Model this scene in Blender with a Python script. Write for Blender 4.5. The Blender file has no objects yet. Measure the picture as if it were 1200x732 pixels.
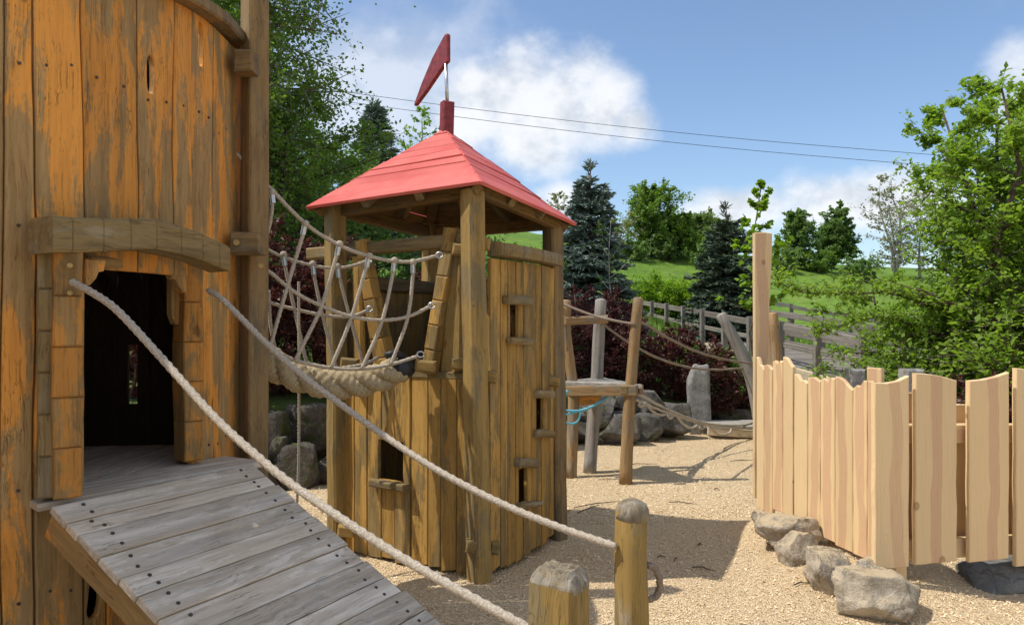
import bpy, math, random
import numpy as np
from mathutils import Vector as V, Matrix, noise
from mathutils.geometry import tessellate_polygon

sc = bpy.context.scene
COL = sc.collection
R = math.radians
rnd = random.Random(7)

# ------------------------------------------------------------------ camera, sky, sun, exposure
F, CX, HY, EYE = 867.0, 600.0, 380.0, 1.6          # focal length in px of a 1200 wide picture
cd = bpy.data.cameras.new('camera')
cam = bpy.data.objects.new('camera', cd); COL.objects.link(cam)
cam.location = (0, 0, EYE); cam.rotation_euler = (R(90), 0, 0)
cd.sensor_width = 36; cd.lens = 36 * F / 1200; cd.shift_y = (HY - 366) / 1200
cd.clip_start = .05; cd.clip_end = 5000
sc.camera = cam
sc.view_settings.view_transform = 'Standard'; sc.view_settings.look = 'None'
sc.view_settings.exposure = 1.1; sc.view_settings.gamma = 1.0

SUN = V((-.605, -.085, 1)).normalized()
sl = bpy.data.lights.new('sun', 'SUN'); so = bpy.data.objects.new('sun', sl); COL.objects.link(so)
sl.energy = 2.15; sl.angle = R(.5); sl.color = (1, .95, .86)
so.rotation_euler = SUN.to_track_quat('Z', 'Y').to_euler(); so.location = (-20, -3, 40)


class NT:
    """tiny node-tree writer"""
    def __init__(s, tree): s.t = tree; tree.nodes.clear()
    def n(s, typ, ins=None, **props):
        nd = s.t.nodes.new(typ)
        for k, v in props.items(): setattr(nd, k, v)
        for k, v in (ins or {}).items():
            sk = nd.inputs[k]
            if isinstance(v, bpy.types.NodeSocket): s.t.links.new(v, sk)
            else: sk.default_value = v
        return nd
    def math(s, op, a, b=0.0, c=None, clamp=False):
        d = {0: a, 1: b}
        if c is not None: d[2] = c
        return s.n('ShaderNodeMath', d, operation=op, use_clamp=clamp).outputs[0]
    def vmath(s, op, a, b=None, scale=None):
        d = {0: a}
        if b is not None: d[1] = b
        if scale is not None: d['Scale'] = scale
        return s.n('ShaderNodeVectorMath', d, operation=op).outputs[0]
    def mix(s, f, a, b, mode='MIX'):
        nd = s.n('ShaderNodeMix', data_type='RGBA', blend_type=mode)
        for k, v in ((0, f), (6, a), (7, b)):
            if isinstance(v, bpy.types.NodeSocket): s.t.links.new(v, nd.inputs[k])
            else: nd.inputs[k].default_value = v if k == 0 else (*v, 1)
        return nd.outputs[2]
    def noise(s, vec, scale=1., detail=6., rough=.55, dist=0.):
        return s.n('ShaderNodeTexNoise', {'Vector': vec, 'Scale': scale, 'Detail': detail, 'Roughness': rough, 'Distortion': dist}).outputs[0]
    def step(s, x, a, b):
        nd = s.n('ShaderNodeMapRange', {0: x, 1: a, 2: b, 3: 0., 4: 1.}, interpolation_type='SMOOTHSTEP')
        return nd.outputs[0]
    def scale(s, vec, sc3):
        return s.n('ShaderNodeMapping', {'Vector': vec, 'Scale': sc3}).outputs[0]


# world: Nishita sky with a procedural cloud layer, defined by direction only
w = bpy.data.worlds.new('World'); sc.world = w; w.use_nodes = True
g = NT(w.node_tree)
sky = g.n('ShaderNodeTexSky', sky_type='NISHITA', sun_disc=False, sun_elevation=math.asin(SUN.z),
          sun_rotation=math.atan2(SUN.x, SUN.y) % (2 * math.pi), air_density=1.0, dust_density=.6, ozone_density=3.0)
SKYK = .081
tc = g.n('ShaderNodeTexCoord')
D = tc.outputs['Generated']
sep = g.n('ShaderNodeSeparateXYZ', {0: D})
dx, dy, dz = sep.outputs
def fbm(off, sc3, det=9, rough=.56):
    return g.noise(g.scale(g.vmath('ADD', D, off), sc3), 1.0, det, rough)
puff = fbm((3.1, .4, 1.7), (7, 7, 9), 10, .58)
puff_l = fbm((3.1 + .030, .4, 1.7 - .035), (7, 7, 9), 10, .58)
big = fbm((1.3, 7.7, .2), (2.2, 2.2, 5.5), 8, .6)
# cloud field kept outside the view, added as soft fill for the shadows
field = g.math('ADD', big, g.math('MULTIPLY', g.math('SUBTRACT', puff, .5), .55))
# the part of the sky the photograph shows has its own heaps; beyond it extra cloud cover is added to brighten the shadows
ahead = g.step(g.n('ShaderNodeVectorMath', {0: D, 1: (0, .989, .148)}, operation='DOT_PRODUCT').outputs['Value'], .74, .84)
fill_clouds = g.math('MULTIPLY', g.step(field, .45, .60), g.math('SUBTRACT', 1., ahead))
def lump(dirv, r0, stretch=1.0):
    """a cumulus heap round a direction"""
    d = V(dirv).normalized()
    df = g.vmath('SUBTRACT', D, tuple(d))
    df = g.n('ShaderNodeMapping', {'Vector': df, 'Scale': (1, 1, stretch)}).outputs[0]
    L = g.n('ShaderNodeVectorMath', {0: df}, operation='LENGTH').outputs['Value']
    return g.math('SUBTRACT', 1.0, g.math('DIVIDE', L, r0))
def pdir(px, py): return ((px - CX) / F, 1, (HY - py) / F)
heaps = None
for px, py, r0, st in ((590, 112, .085, 1.25), (650, 135, .085, 1.2), (560, 108, .055, 1.0), (705, 135, .055, 1.1), (620, 168, .10, 1.6), (738, 146, .04, 1.2),
                       (545, 150, .08, 1.3), (655, 238, .05, 1.4), (1010, 235, .12, 2.8), (850, 245, .10, 2.8), (1215, 105, .06, 1.0),
                       (1500, 60, .16, 1.3), (-350, 120, .2, 1.4), (2600, -200, .3, 1.5), (-1900, -100, .3, 1.5)):
    h = lump(pdir(px, py), r0, st)
    heaps = h if heaps is None else g.math('SMOOTH_MAX', heaps, h, .18)
for dv, r0, st in (((1, -.6, .35), .3, 1.4), ((-.4, -1, .4), .32, 1.5), ((.5, -1, .25), .22, 1.6), ((-1, -.3, .3), .25, 1.5)):
    heaps = g.math('SMOOTH_MAX', heaps, lump(dv, r0, st), .18)
dens = g.math('ADD', heaps, g.math('MULTIPLY', g.math('SUBTRACT', puff, .5), 2.3))
cum = g.step(dens, -.12, .85)
haze_w = g.math('MULTIPLY', g.step(g.math('ADD', lump(pdir(440, 110), .22, 1.3), g.math('MULTIPLY', g.math('SUBTRACT', puff, .5), 1.3)), .0, .9), .62)
cover = g.math('MAXIMUM', g.math('MAXIMUM', cum, fill_clouds), haze_w)
shade = g.step(g.math('SUBTRACT', puff, puff_l), -.13, .11)
thick = g.step(dens, .1, 1.0)
lit = g.math('ADD', g.math('MULTIPLY', shade, .58), g.math('SUBTRACT', .52, g.math('MULTIPLY', thick, .10)))
cloudcol = g.mix(lit, (.19, .23, .285), (.475, .48, .49))
skyc = g.n('ShaderNodeMix', {}, data_type='RGBA', blend_type='MULTIPLY')
g.t.links.new(sky.outputs[0], skyc.inputs[6]); skyc.inputs[0].default_value = 1; skyc.inputs[7].default_value = (SKYK, SKYK, SKYK, 1)
fin = g.mix(g.math('MULTIPLY', cover, .92), skyc.outputs[2], cloudcol)
bg = g.n('ShaderNodeBackground', {'Color': fin, 'Strength': 1.0})
g.n('ShaderNodeOutputWorld', {'Surface': bg.outputs[0]})


# ------------------------------------------------------------------ helpers
def U(px, py, d):
    """a place seen at picture point px,py and d metres in front of the camera plane"""
    return V(((px - CX) / F * d, d, EYE - (py - HY) / F * d))

WM = {}
def empty(name, loc, label=None, cat=None, group=None):
    o = bpy.data.objects.new(name, None); COL.objects.link(o); o.empty_display_size = .1
    o.location = loc; WM[o] = Matrix.Translation(loc)
    tag(o, label, cat, group); return o
def tag(o, label=None, cat=None, group=None, kind=None):
    for k, v in (('label', label), ('category', cat), ('group', group), ('kind', kind)):
        if v: o[k] = v
    return o
def put(name, me, M=Matrix(), parent=None, label=None):
    o = bpy.data.objects.new(name, me); COL.objects.link(o)
    WM[o] = M.copy()
    if parent: o.parent = parent; o.matrix_local = WM[parent].inverted() @ M
    else: o.matrix_local = M
    if label: o['label'] = label
    return o
def mesh(name, vs, fs, mats, fm=None, smooth=False):
    me = bpy.data.meshes.new(name); me.from_pydata([tuple(v) for v in vs], [], fs)
    for m in (mats if isinstance(mats, (list, tuple)) else [mats]): me.materials.append(m)
    if fm: me.polygons.foreach_set('material_index', fm)
    if smooth: me.polygons.foreach_set('use_smooth', [True] * len(me.polygons))
    me.update(); return me
def npmesh(name, verts, k, mat, faces=None):
    """verts (N*k,3): every k verts one face"""
    me = bpy.data.meshes.new(name); nv = len(verts); nf = nv // k
    me.vertices.add(nv); me.vertices.foreach_set('co', np.asarray(verts, np.float32).ravel())
    me.loops.add(nv); me.loops.foreach_set('vertex_index', np.arange(nv, dtype=np.int32))
    me.polygons.add(nf); me.polygons.foreach_set('loop_start', np.arange(0, nv, k, dtype=np.int32))
    me.polygons.foreach_set('loop_total', np.full(nf, k, np.int32))
    me.materials.append(mat); me.update(calc_edges=True); return me

def frame(o, x, z=(0, 0, 1)):
    z = V(z).normalized(); x = V(x); x = (x - z * x.dot(z)).normalized(); y = z.cross(x)
    M = Matrix((x, y, z)).transposed().to_4x4(); M.translation = V(o); return M

def inset(loop, c):
    n = len(loop); out = []
    for i in range(n):
        p, a, b = V(loop[i]), V(loop[i - 1]), V(loop[(i + 1) % n])
        e1 = (p - a).normalized(); e2 = (b - p).normalized()
        n1 = V((-e1.y, e1.x)); n2 = V((-e2.y, e2.x)); m = n1 + n2
        L = m.length
        if L < .2: out.append(p); continue
        m /= L; out.append(p + m * min(c / max(m.dot(n1), .5), 2 * c))
    return out
def area(l): return sum(l[i - 1][0] * l[i][1] - l[i][0] * l[i - 1][1] for i in range(len(l)))
def slab(name, loops, t, mats, c=.004, mi=(0, 0, 0), wav=0.0, back_c=True):
    """board: outline loops in local x,z (first outer, others holes), front at y=0 facing -y, back at y=t"""
    vs, fs, fm = [], [], []
    rings = []
    for k, l in enumerate(loops):
        l = [tuple(p) for p in l]
        if (area(l) > 0) != (k == 0): l = l[::-1]
        ins = inset(l, c); rings.append((ins, l))
    base_i = []
    cb = c if back_c else 0
    for ins, l in rings:
        b = len(vs); n = len(l); base_i.append((b, n))
        vs += [(p[0], 0, p[1]) for p in ins] + [(p[0], c, p[1]) for p in l] + [(p[0], t - cb, p[1]) for p in l]
        vs += [(p[0], t, p[1]) for p in (ins if back_c else l)]
        for i in range(n):
            j = (i + 1) % n
            for r in range(3):
                fs.append((b + r * n + i, b + (r + 1) * n + i, b + (r + 1) * n + j, b + r * n + j)); fm.append(mi[1] if r < 2 else mi[2])
    tri = tessellate_polygon([[V((p[0], p[1], 0)) for p in ins] for ins, l in rings])
    idx = []
    for b, n in base_i: idx += [(b + i, b + 3 * n + i) for i in range(n)]
    for a, b_, c_ in tri:
        A = idx
        v0, v1, v2 = vs[A[a][0]], vs[A[b_][0]], vs[A[c_][0]]
        cr = (v1[0] - v0[0]) * (v2[2] - v0[2]) - (v2[0] - v0[0]) * (v1[2] - v0[2])
        q = (a, b_, c_) if cr > 0 else (a, c_, b_)
        fs.append(tuple(A[i][0] for i in q)); fm.append(mi[0])
        fs.append(tuple(A[i][1] for i in reversed(q))); fm.append(mi[2])
    if wav:
        vs = [(x, y + wav * noise.noise((x * 3 + 5, z * 1.7, len(vs))), z) for x, y, z in vs]
    return mesh(name, vs, fs, mats, fm)

def rect(w, h, n=1, wob=0., seed=0):
    """outline w wide (centred), z 0..h, edges cut into n pieces with wobble"""
    l = [(-w / 2 + wob * noise.noise((seed, i * .9, 0)), h * i / n) for i in range(n + 1)]
    r = [(w / 2 + wob * noise.noise((seed, i * .9, 9)), h * i / n) for i in range(n + 1)]
    return r + l[::-1]

def beam(name, A, B, wd, th, mat, parent=None, side=None, c=.008, n=5, wob=.004, label=None, twist=None):
    """squared timber from A to B; wd across 'side' direction, th the other way; A,B on its centre line"""
    A, B = V(A), V(B); z = B - A; L = z.length; z.normalize()
    x = V(side) if side else (z.cross(V((0, 0, 1))) if abs(z.z) < .9 else V((1, 0, 0)))
    M = frame(A, x, z)
    M.translation = A - M.col[1].to_3d() * th / 2
    me = slab(name, [rect(wd, L, n, wob, rnd.random() * 99)], th, mat, c, wav=wob * .8)
    return put(name, me, M, parent, label)

def sweep(pts, rad, nseg=8, lobes=0, amp=0., pitch=.1, caps=True, flat=None):
    """tube verts/faces along pts; rad number or list; lobes>0 gives laid-rope relief"""
    P = [V(p) for p in pts]; n = len(P)
    T = [((P[min(i + 1, n - 1)] - P[max(i - 1, 0)]).normalized()) for i in range(n)]
    up = V((0, 0, 1)) if abs(T[0].z) < .9 else V((1, 0, 0))
    N = T[0].cross(up).normalized(); vs = []; s = 0
    for i in range(n):
        N = (N - T[i] * N.dot(T[i])).normalized(); B = T[i].cross(N)
        if i: s += (P[i] - P[i - 1]).length
        r = rad[i] if hasattr(rad, '__len__') else rad
        for k in range(nseg):
            a = 2 * math.pi * k / nseg
            rr = r * (1 + (amp * math.cos(lobes * (a - 2 * math.pi * s / (pitch * lobes) * 1.0)) if lobes else 0))
            vs.append(P[i] + (N * math.cos(a) + B * math.sin(a)) * rr)
    fs = []
    for i in range(n - 1):
        for k in range(nseg):
            j = (k + 1) % nseg
            fs.append((i * nseg + k, i * nseg + j, (i + 1) * nseg + j, (i + 1) * nseg + k))
    if caps: fs += [tuple(reversed(range(nseg))), tuple(range((n - 1) * nseg, n * nseg))]
    return vs, fs
def resample(pts, step):
    """smooth curve (Catmull-Rom) through pts, points about step apart"""
    P = [V(p) for p in pts]; Q = [P[0] * 2 - P[1]] + P + [P[-1] * 2 - P[-2]]; out = []
    for i in range(1, len(Q) - 2):
        L = (Q[i + 1] - Q[i]).length; m = max(1, int(L / step))
        for k in range(m):
            t = k / m
            out.append(.5 * (2 * Q[i] + (Q[i + 1] - Q[i - 1]) * t + (2 * Q[i - 1] - 5 * Q[i] + 4 * Q[i + 1] - Q[i + 2]) * t * t
                             + (3 * Q[i] - Q[i - 1] - 3 * Q[i + 1] + Q[i + 2]) * t ** 3))
    return out + [P[-1]]
def rope(name, pts, r, mat, parent=None, step=None, nseg=9, amp=.16, pitch=None, label=None):
    pitch = pitch or r * 2.6
    step = step or pitch / 3.2
    vs, fs = sweep(resample(pts, step), r, nseg, 3, amp, pitch)
    o = V(pts[0]); me = mesh(name, [v - o for v in vs], fs, mat, smooth=True)
    return put(name, me, Matrix.Translation(o), parent, label)
def join(parts):
    vs, fs = [], []
    for v, f in parts:
        b = len(vs); vs += list(v); fs += [tuple(i + b for i in q) for q in f]
    return vs, fs

def log(name, pts, rads, mat, parent=None, nseg=14, label=None, bump=.06, dome=.35, step=.12):
    """rough round pole; local frame along its length so that grain runs along it"""
    A, B = V(pts[0]), V(pts[-1])
    M = frame(A, (1, .2, 0), B - A); Mi = M.inverted()
    L = [Mi @ V(p) for p in pts]
    C = resample(L, step); n = len(C); sd = rnd.random() * 50
    rr = [np.interp(i / (n - 1), np.linspace(0, 1, len(rads)), rads) for i in range(n)]
    # domed top
    T = (C[-1] - C[-2]).normalized()
    for k in (1, 2, 3):
        a = k / 3 * math.pi / 2
        C.append(C[n - 1] + T * rr[n - 1] * dome * math.sin(a)); rr.append(rr[n - 1] * max(math.cos(a), .25) if k < 3 else rr[n - 1] * .3)
    vs, fs = sweep(C, rr, nseg)
    vs = [V((v.x * (1 + bump * 2 * noise.noise((v.x * 9 + sd, v.y * 9, v.z * 2))), v.y * (1 + bump * 2 * noise.noise((v.x * 9, v.y * 9 + sd, v.z * 2))), v.z)) for v in vs]
    return put(name, mesh(name, vs, fs, mat, smooth=True), M, parent, label)

# ------------------------------------------------------------------ materials
def material(name):
    m = bpy.data.materials.new(name); m.use_nodes = True
    return m, NT(m.node_tree)
def finish(g, col, rough=.75, bump=None, bs=.3, bd=.01, spec=.16, metal=0., sub=None):
    ins = {'Base Color': col, 'Roughness': rough, 'Metallic': metal, 'Specular IOR Level': spec}
    p = g.n('ShaderNodeBsdfPrincipled')
    for k, v in ins.items():
        if isinstance(v, bpy.types.NodeSocket): g.t.links.new(v, p.inputs[k])
        else: p.inputs[k].default_value = (*v, 1) if k == 'Base Color' else v
    if bump is not None:
        b = g.n('ShaderNodeBump', {'Height': bump, 'Strength': bs, 'Distance': bd}); g.t.links.new(b.outputs[0], p.inputs['Normal'])
    out = g.n('ShaderNodeOutputMaterial', {'Surface': p.outputs[0]}); return p
def grain_coords(g):
    tc = g.n('ShaderNodeTexCoord'); oi = g.n('ShaderNodeObjectInfo')
    off = g.vmath('SCALE', (31.7, 17.3, 53.1), scale=oi.outputs['Random'])
    return g.vmath('ADD', tc.outputs['Object'], off), tc.outputs['Object'], oi.outputs['Random']

def wood(name, base, dark, worn, wamt=.5, worn2=None, wscale=(5, 5, 1.3), knots=.5, rough=.72, vary=.25, bs=.35, cracks=.6, fine=1.0):
    m, g = material(name); P, O, rn = grain_coords(g)
    warp = g.noise(P, 2.2, 3)
    PW = g.vmath('ADD', P, g.vmath('SCALE', (1, 1, .3), scale=g.math('MULTIPLY', g.math('SUBTRACT', warp, .5), .10)))
    gr = g.noise(g.scale(PW, (26, 26, 1.1)), 1., 7, .62)
    fi = g.noise(g.scale(PW, (120, 120, 3.2)), 1., 4, .6)
    col = g.mix(g.step(gr, .26, .60), dark, base)
    pn = g.noise(g.scale(P, wscale), 1., 7, .6, .6)
    pn = g.math('ADD', pn, g.math('ADD', g.math('MULTIPLY', g.math('SUBTRACT', g.noise(P, 38, 5, .7), .5), .16), g.math('MULTIPLY', g.math('SUBTRACT', fi, .5), .12)))
    pm = g.step(pn, .61 - .25 * wamt, .655 - .18 * wamt)
    wr = g.mix(g.step(gr, .35, .68), [x * .62 for x in worn], worn)
    col = g.mix(g.math('MULTIPLY', pm, .84), col, wr)
    if worn2:
        p2 = g.noise(g.scale(g.vmath('ADD', P, (9, 4, 2)), [x * 1.7 for x in wscale]), 1., 8, .65, .8)
        col = g.mix(g.math('MULTIPLY', g.step(p2, .60, .72), .8), col, worn2)
    col = g.mix(g.math('MULTIPLY', g.step(fi, .53, .72), .55 * fine), col, [x * .35 for x in dark])
    spk = g.noise(g.scale(P, (40, 40, 9)), 1., 6, .72)
    col = g.mix(g.math('MULTIPLY', g.step(spk, .60, .67), .38), col, [x * .42 for x in worn])
    # knots
    vk = g.n('ShaderNodeTexVoronoi', {'Vector': g.scale(PW, (5.5, 5.5, 2.4)), 'Scale': 1.0, 'Randomness': 1.0})
    kr = g.n('ShaderNodeSeparateColor', {0: vk.outputs['Color']}).outputs[0]
    kd = g.math('ADD', g.math('MULTIPLY', vk.outputs['Distance'], g.math('ADD', .7, kr)), g.math('MULTIPLY', g.math('GREATER_THAN', kr, .7), 1.))
    kn = g.math('SUBTRACT', 1.0, g.step(kd, .045, .10))
    col = g.mix(g.math('MULTIPLY', kn, knots), col, [x * .22 for x in dark])
    # drying cracks
    ck = g.noise(g.scale(PW, (55, 55, .55)), 1., 3, .5)
    cm = g.math('SUBTRACT', 1.0, g.step(g.math('ABSOLUTE', g.math('SUBTRACT', ck, .5)), .0, .018))
    cm = g.math('MULTIPLY', cm, g.step(g.noise(P, 3.1, 2), .5, .62))
    col = g.mix(g.math('MULTIPLY', cm, cracks), col, [x * .15 for x in dark])
    br = g.math('ADD', 1 - vary * .5, g.math('MULTIPLY', rn, vary))
    cb = g.n('ShaderNodeCombineColor', {0: br, 1: br, 2: br}).outputs[0]
    col = g.mix(1.0, col, cb, 'MULTIPLY')
    hgt = g.math('ADD', g.math('ADD', g.math('MULTIPLY', gr, .6), g.math('MULTIPLY', fi, .35)), g.math('SUBTRACT', g.math('MULTIPLY', kn, -.3), cm))
    finish(g, col, g.math('ADD', rough - .1, g.math('MULTIPLY', gr, .25)), hgt, bs, .006)
    return m

M_ORANGE = wood('orange_stained_boards', (.70, .305, .064), (.54, .225, .048), (.35, .255, .125), .66, (.56, .33, .08), (7, 7, 1.6), .7, .7, .3, .5)
M_JAMB = wood('worn_jamb', (.46, .21, .05), (.32, .15, .036), (.29, .195, .085), .62, (.42, .19, .045), (6, 6, 3), .6, .7, .3, .4)
M_AMBER = wood('amber_boards', (.43, .25, .068), (.28, .16, .042), (.245, .175, .078), .46, (.46, .20, .04), (6, 6, 1.2), .45, .62, .38, .4)
M_OLIVE = wood('olive_beam', (.33, .215, .072), (.19, .125, .045), (.25, .195, .105), .45, (.32, .15, .04), (6, 6, 1.6), .4, .7, .2, .45)
M_INNER = wood('shade_black_inner_boards', (.030, .020, .011), (.018, .012, .007), (.026, .021, .015), .4, None, (5, 5, 1.5), .4, .9, .3, .4)  # near-black tone puts the shade inside the tower into the board colour
M_DARKBEAM = wood('dark_post', (.25, .165, .075), (.145, .095, .046), (.20, .155, .095), .55, (.27, .13, .045), (6, 6, 1.2), .4, .7, .2, .45)
M_GREY = wood('silver_boards', (.58, .485, .375), (.40, .325, .245), (.80, .71, .59), .48, (.44, .345, .25), (14, 14, 1.8), .4, .8, .34, .5, fine=.75)
M_LINTEL = wood('hewn_lintel', (.27, .19, .085), (.15, .105, .05), (.33, .27, .17), .35, None, (6, 6, 2), .4, .75, .2, .45)
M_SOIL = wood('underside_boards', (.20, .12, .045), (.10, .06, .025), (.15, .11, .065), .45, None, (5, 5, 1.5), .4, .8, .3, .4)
M_RAIL = wood('weathered_rail', (.225, .20, .175), (.13, .115, .10), (.29, .27, .245), .4, None, (5, 5, 1.5), .3, .85, .3, .4)
M_DARKRAIL = wood('old_dark_rail', (.14, .13, .12), (.08, .075, .07), (.20, .19, .17), .4, None, (5, 5, 1.5), .3, .85, .3, .4)
M_LOG = wood('peeled_log', (.34, .22, .105), (.20, .125, .058), (.30, .25, .18), .45, (.30, .15, .06), (7, 7, 2.0), .5, .72, .3, .4)
M_GREYLOG = wood('grey_log', (.33, .30, .26), (.19, .17, .15), (.42, .39, .35), .4, None, (7, 7, 2.0), .4, .8, .2, .4)
M_POST = wood('impregnated_post', (.30, .195, .062), (.18, .115, .038), (.26, .205, .11), .46, (.33, .29, .22), (7, 7, 2.2), .6, .68, .15, .4)
M_PALE = wood('pale_deck_edge', (.62, .50, .34), (.42, .33, .22), (.55, .50, .43), .3, None, (7, 7, 2.2), .3, .75, .15, .3)

M_ENDGRAIN = wood('weathered_end_grain', (.255, .21, .145), (.145, .115, .075), (.33, .295, .235), .5, (.24, .17, .08), (16, 16, 16), .2, .85, .1, .6)
def fresh_pine():
    m, g = material('fresh_pine'); P, O, rn = grain_coords(g)
    sp = g.n('ShaderNodeSeparateXYZ', {0: O})
    wv = g.noise(g.scale(P, (0.2, .2, 1.3)), 1., 3)
    ctr = g.math('ADD', g.math('MULTIPLY', g.math('SUBTRACT', wv, .5), .16), g.math('MULTIPLY', g.math('SUBTRACT', rn, .5), .05))
    off = g.math('SUBTRACT', sp.outputs[0], ctr)
    wid = g.math('ADD', .012, g.math('MULTIPLY', g.noise(g.scale(P, (0, 0, 1.8)), 1., 2), .055))
    heart = g.math('SUBTRACT', 1., g.step(g.math('SUBTRACT', g.math('ABSOLUTE', off), wid), -.004, .006))
    # cathedral growth rings: distance from the wandering pith, stretched along z
    zz = g.math('ADD', g.math('MULTIPLY', g.noise(g.scale(P, (2.5, 2.5, 1.0)), 1., 4), .24), g.math('MULTIPLY', g.noise(g.scale(P, (14, 14, 3)), 1., 2), .012))
    rg = g.math('ADD', g.math('MULTIPLY', g.math('ABSOLUTE', off), 1.0), zz)
    ring = g.math('SINE', g.math('MULTIPLY', rg, 520.0))
    ring = g.step(ring, -.2, 1.0)
    fi = g.noise(g.scale(P, (150, 150, 3)), 1., 3)
    sap = g.mix(g.math('MULTIPLY', ring, .30), (.76, .565, .325), (.66, .455, .235))
    hrt = g.mix(g.math('MULTIPLY', ring, .6), (.63, .405, .245), (.52, .31, .175))
    wn = g.n('ShaderNodeTexWhiteNoise', {'W': g.math('MULTIPLY', rn, 91.7)}, noise_dimensions='1D')
    hv = g.step(wn.outputs[0], .25, .45)
    col = g.mix(g.math('MULTIPLY', heart, g.math('MULTIPLY', hv, .85)), g.mix(1., sap, g.mix(g.math('MULTIPLY', wn.outputs[0], .16), (1., 1., 1.), (.80, .66, .42)), 'MULTIPLY'), hrt)
    col = g.mix(g.math('MULTIPLY', g.step(fi, .52, .75), .32), col, (.45, .28, .14))
    vk = g.n('ShaderNodeTexVoronoi', {'Vector': g.scale(P, (5, 5, 4.2)), 'Scale': 1.})
    kr = g.n('ShaderNodeSeparateColor', {0: vk.outputs['Color']}).outputs[0]
    kd = g.math('ADD', g.math('MULTIPLY', vk.outputs['Distance'], g.math('ADD', .9, kr)), g.math('MULTIPLY', g.math('GREATER_THAN', kr, .55), 1.))
    kn = g.math('SUBTRACT', 1., g.step(kd, .05, .085))
    rim = g.math('MULTIPLY', g.step(kd, .04, .075), g.math('SUBTRACT', 1., g.step(kd, .085, .14)))
    col = g.mix(g.math('MULTIPLY', kn, .55), col, (.34, .17, .07))
    col = g.mix(g.math('MULTIPLY', rim, .55), col, (.20, .09, .035))
    br = g.math('ADD', .90, g.math('MULTIPLY', rn, .17))
    col = g.mix(1., col, g.n('ShaderNodeCombineColor', {0: br, 1: br, 2: br}).outputs[0], 'MULTIPLY')
    finish(g, col, .62, g.math('ADD', g.math('MULTIPLY', fi, .5), g.math('MULTIPLY', ring, .2)), .22, .004)
    return m
M_PINE = fresh_pine()

def simple(name, col, rough=.6, metal=0., nscale=30, amt=.25, bs=.2, spec=.4, dark=None, bd=.005):
    m, g = material(name); tc = g.n('ShaderNodeTexCoord')
    nz = g.noise(tc.outputs['Object'], nscale, 6, .6)
    c = g.mix(g.math('MULTIPLY', g.step(nz, .35, .7), 1.), dark or [x * (1 - amt) for x in col], [min(1, x * (1 + amt * .4)) for x in col])
    finish(g, c, rough, nz, bs, bd, spec, metal); return m
def red_paint():
    m, g = material('red_roof_paint'); P, O, rn = grain_coords(g)
    gr = g.noise(g.scale(P, (60, 60, 1.5)), 1., 5, .6)
    fd = g.noise(P, 1.6, 6, .6)
    col = g.mix(g.step(fd, .35, .65), (.50, .095, .085), (.60, .155, .135))
    col = g.mix(g.math('MULTIPLY', g.step(gr, .52, .72), .35), col, (.40, .05, .05))
    chip = g.step(g.noise(g.scale(P, (14, 14, 5)), 1., 7, .7), .70, .76)
    col = g.mix(g.math('MULTIPLY', chip, .5), col, (.30, .12, .09))
    br = g.math('ADD', .93, g.math('MULTIPLY', rn, .14))
    col = g.mix(1., col, g.n('ShaderNodeCombineColor', {0: br, 1: br, 2: br}).outputs[0], 'MULTIPLY')
    finish(g, col, .62, gr, .25, .004, .12); return m
M_RED = red_paint()
M_DRED = simple('dark_red_paint', (.235, .028, .034), .5, nscale=22, amt=.4)
M_METAL = simple('galvanised_steel', (.55, .56, .57), .35, .9, 40, .2)
M_BRASS = simple('bolt_cap', (.40, .28, .10), .5, .3, 60, .3)
M_SCREW = simple('rusty_screws', (.10, .075, .06), .7, .3, 60, .4)
M_CAP = simple('black_rubber', (.022, .024, .028), .5, 0, 60, .3)
M_VOID = simple('dark_lining', (.03, .02, .012), .9, 0, 30, .3)
M_BLUE = simple('blue_cord', (.13, .47, .60), .6, 0, 120, .3)
M_WIRE = simple('wire', (.05, .055, .06), .5, .2, 10, .2)
M_POLE = simple('grey_pole', (.42, .43, .43), .6, 0, 8, .2)
M_SLEEVE = simple('aluminium_sleeve', (.60, .61, .62), .38, .75, 60, .2)

def rope_mat(name, col, dark, twist=130.):
    m, g = material(name); tc = g.n('ShaderNodeTexCoord'); O = tc.outputs['Object']
    nz = g.noise(O, 140, 4, .7); n2 = g.noise(O, 9, 5, .6)
    c = g.mix(g.step(nz, .38, .66), dark, col)
    c = g.mix(g.math('MULTIPLY', g.step(n2, .45, .75), .35), c, [x * .72 for x in col])
    finish(g, c, .85, nz, .5, .004, .15); return m
M_ROPE = rope_mat('hemp_rope', (.56, .49, .40), (.33, .275, .21))
M_HAWSER = rope_mat('thick_manila', (.50, .41, .26), (.27, .21, .125))
M_BROWNROPE = rope_mat('old_brown_rope', (.34, .27, .20), (.19, .15, .115))

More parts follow.
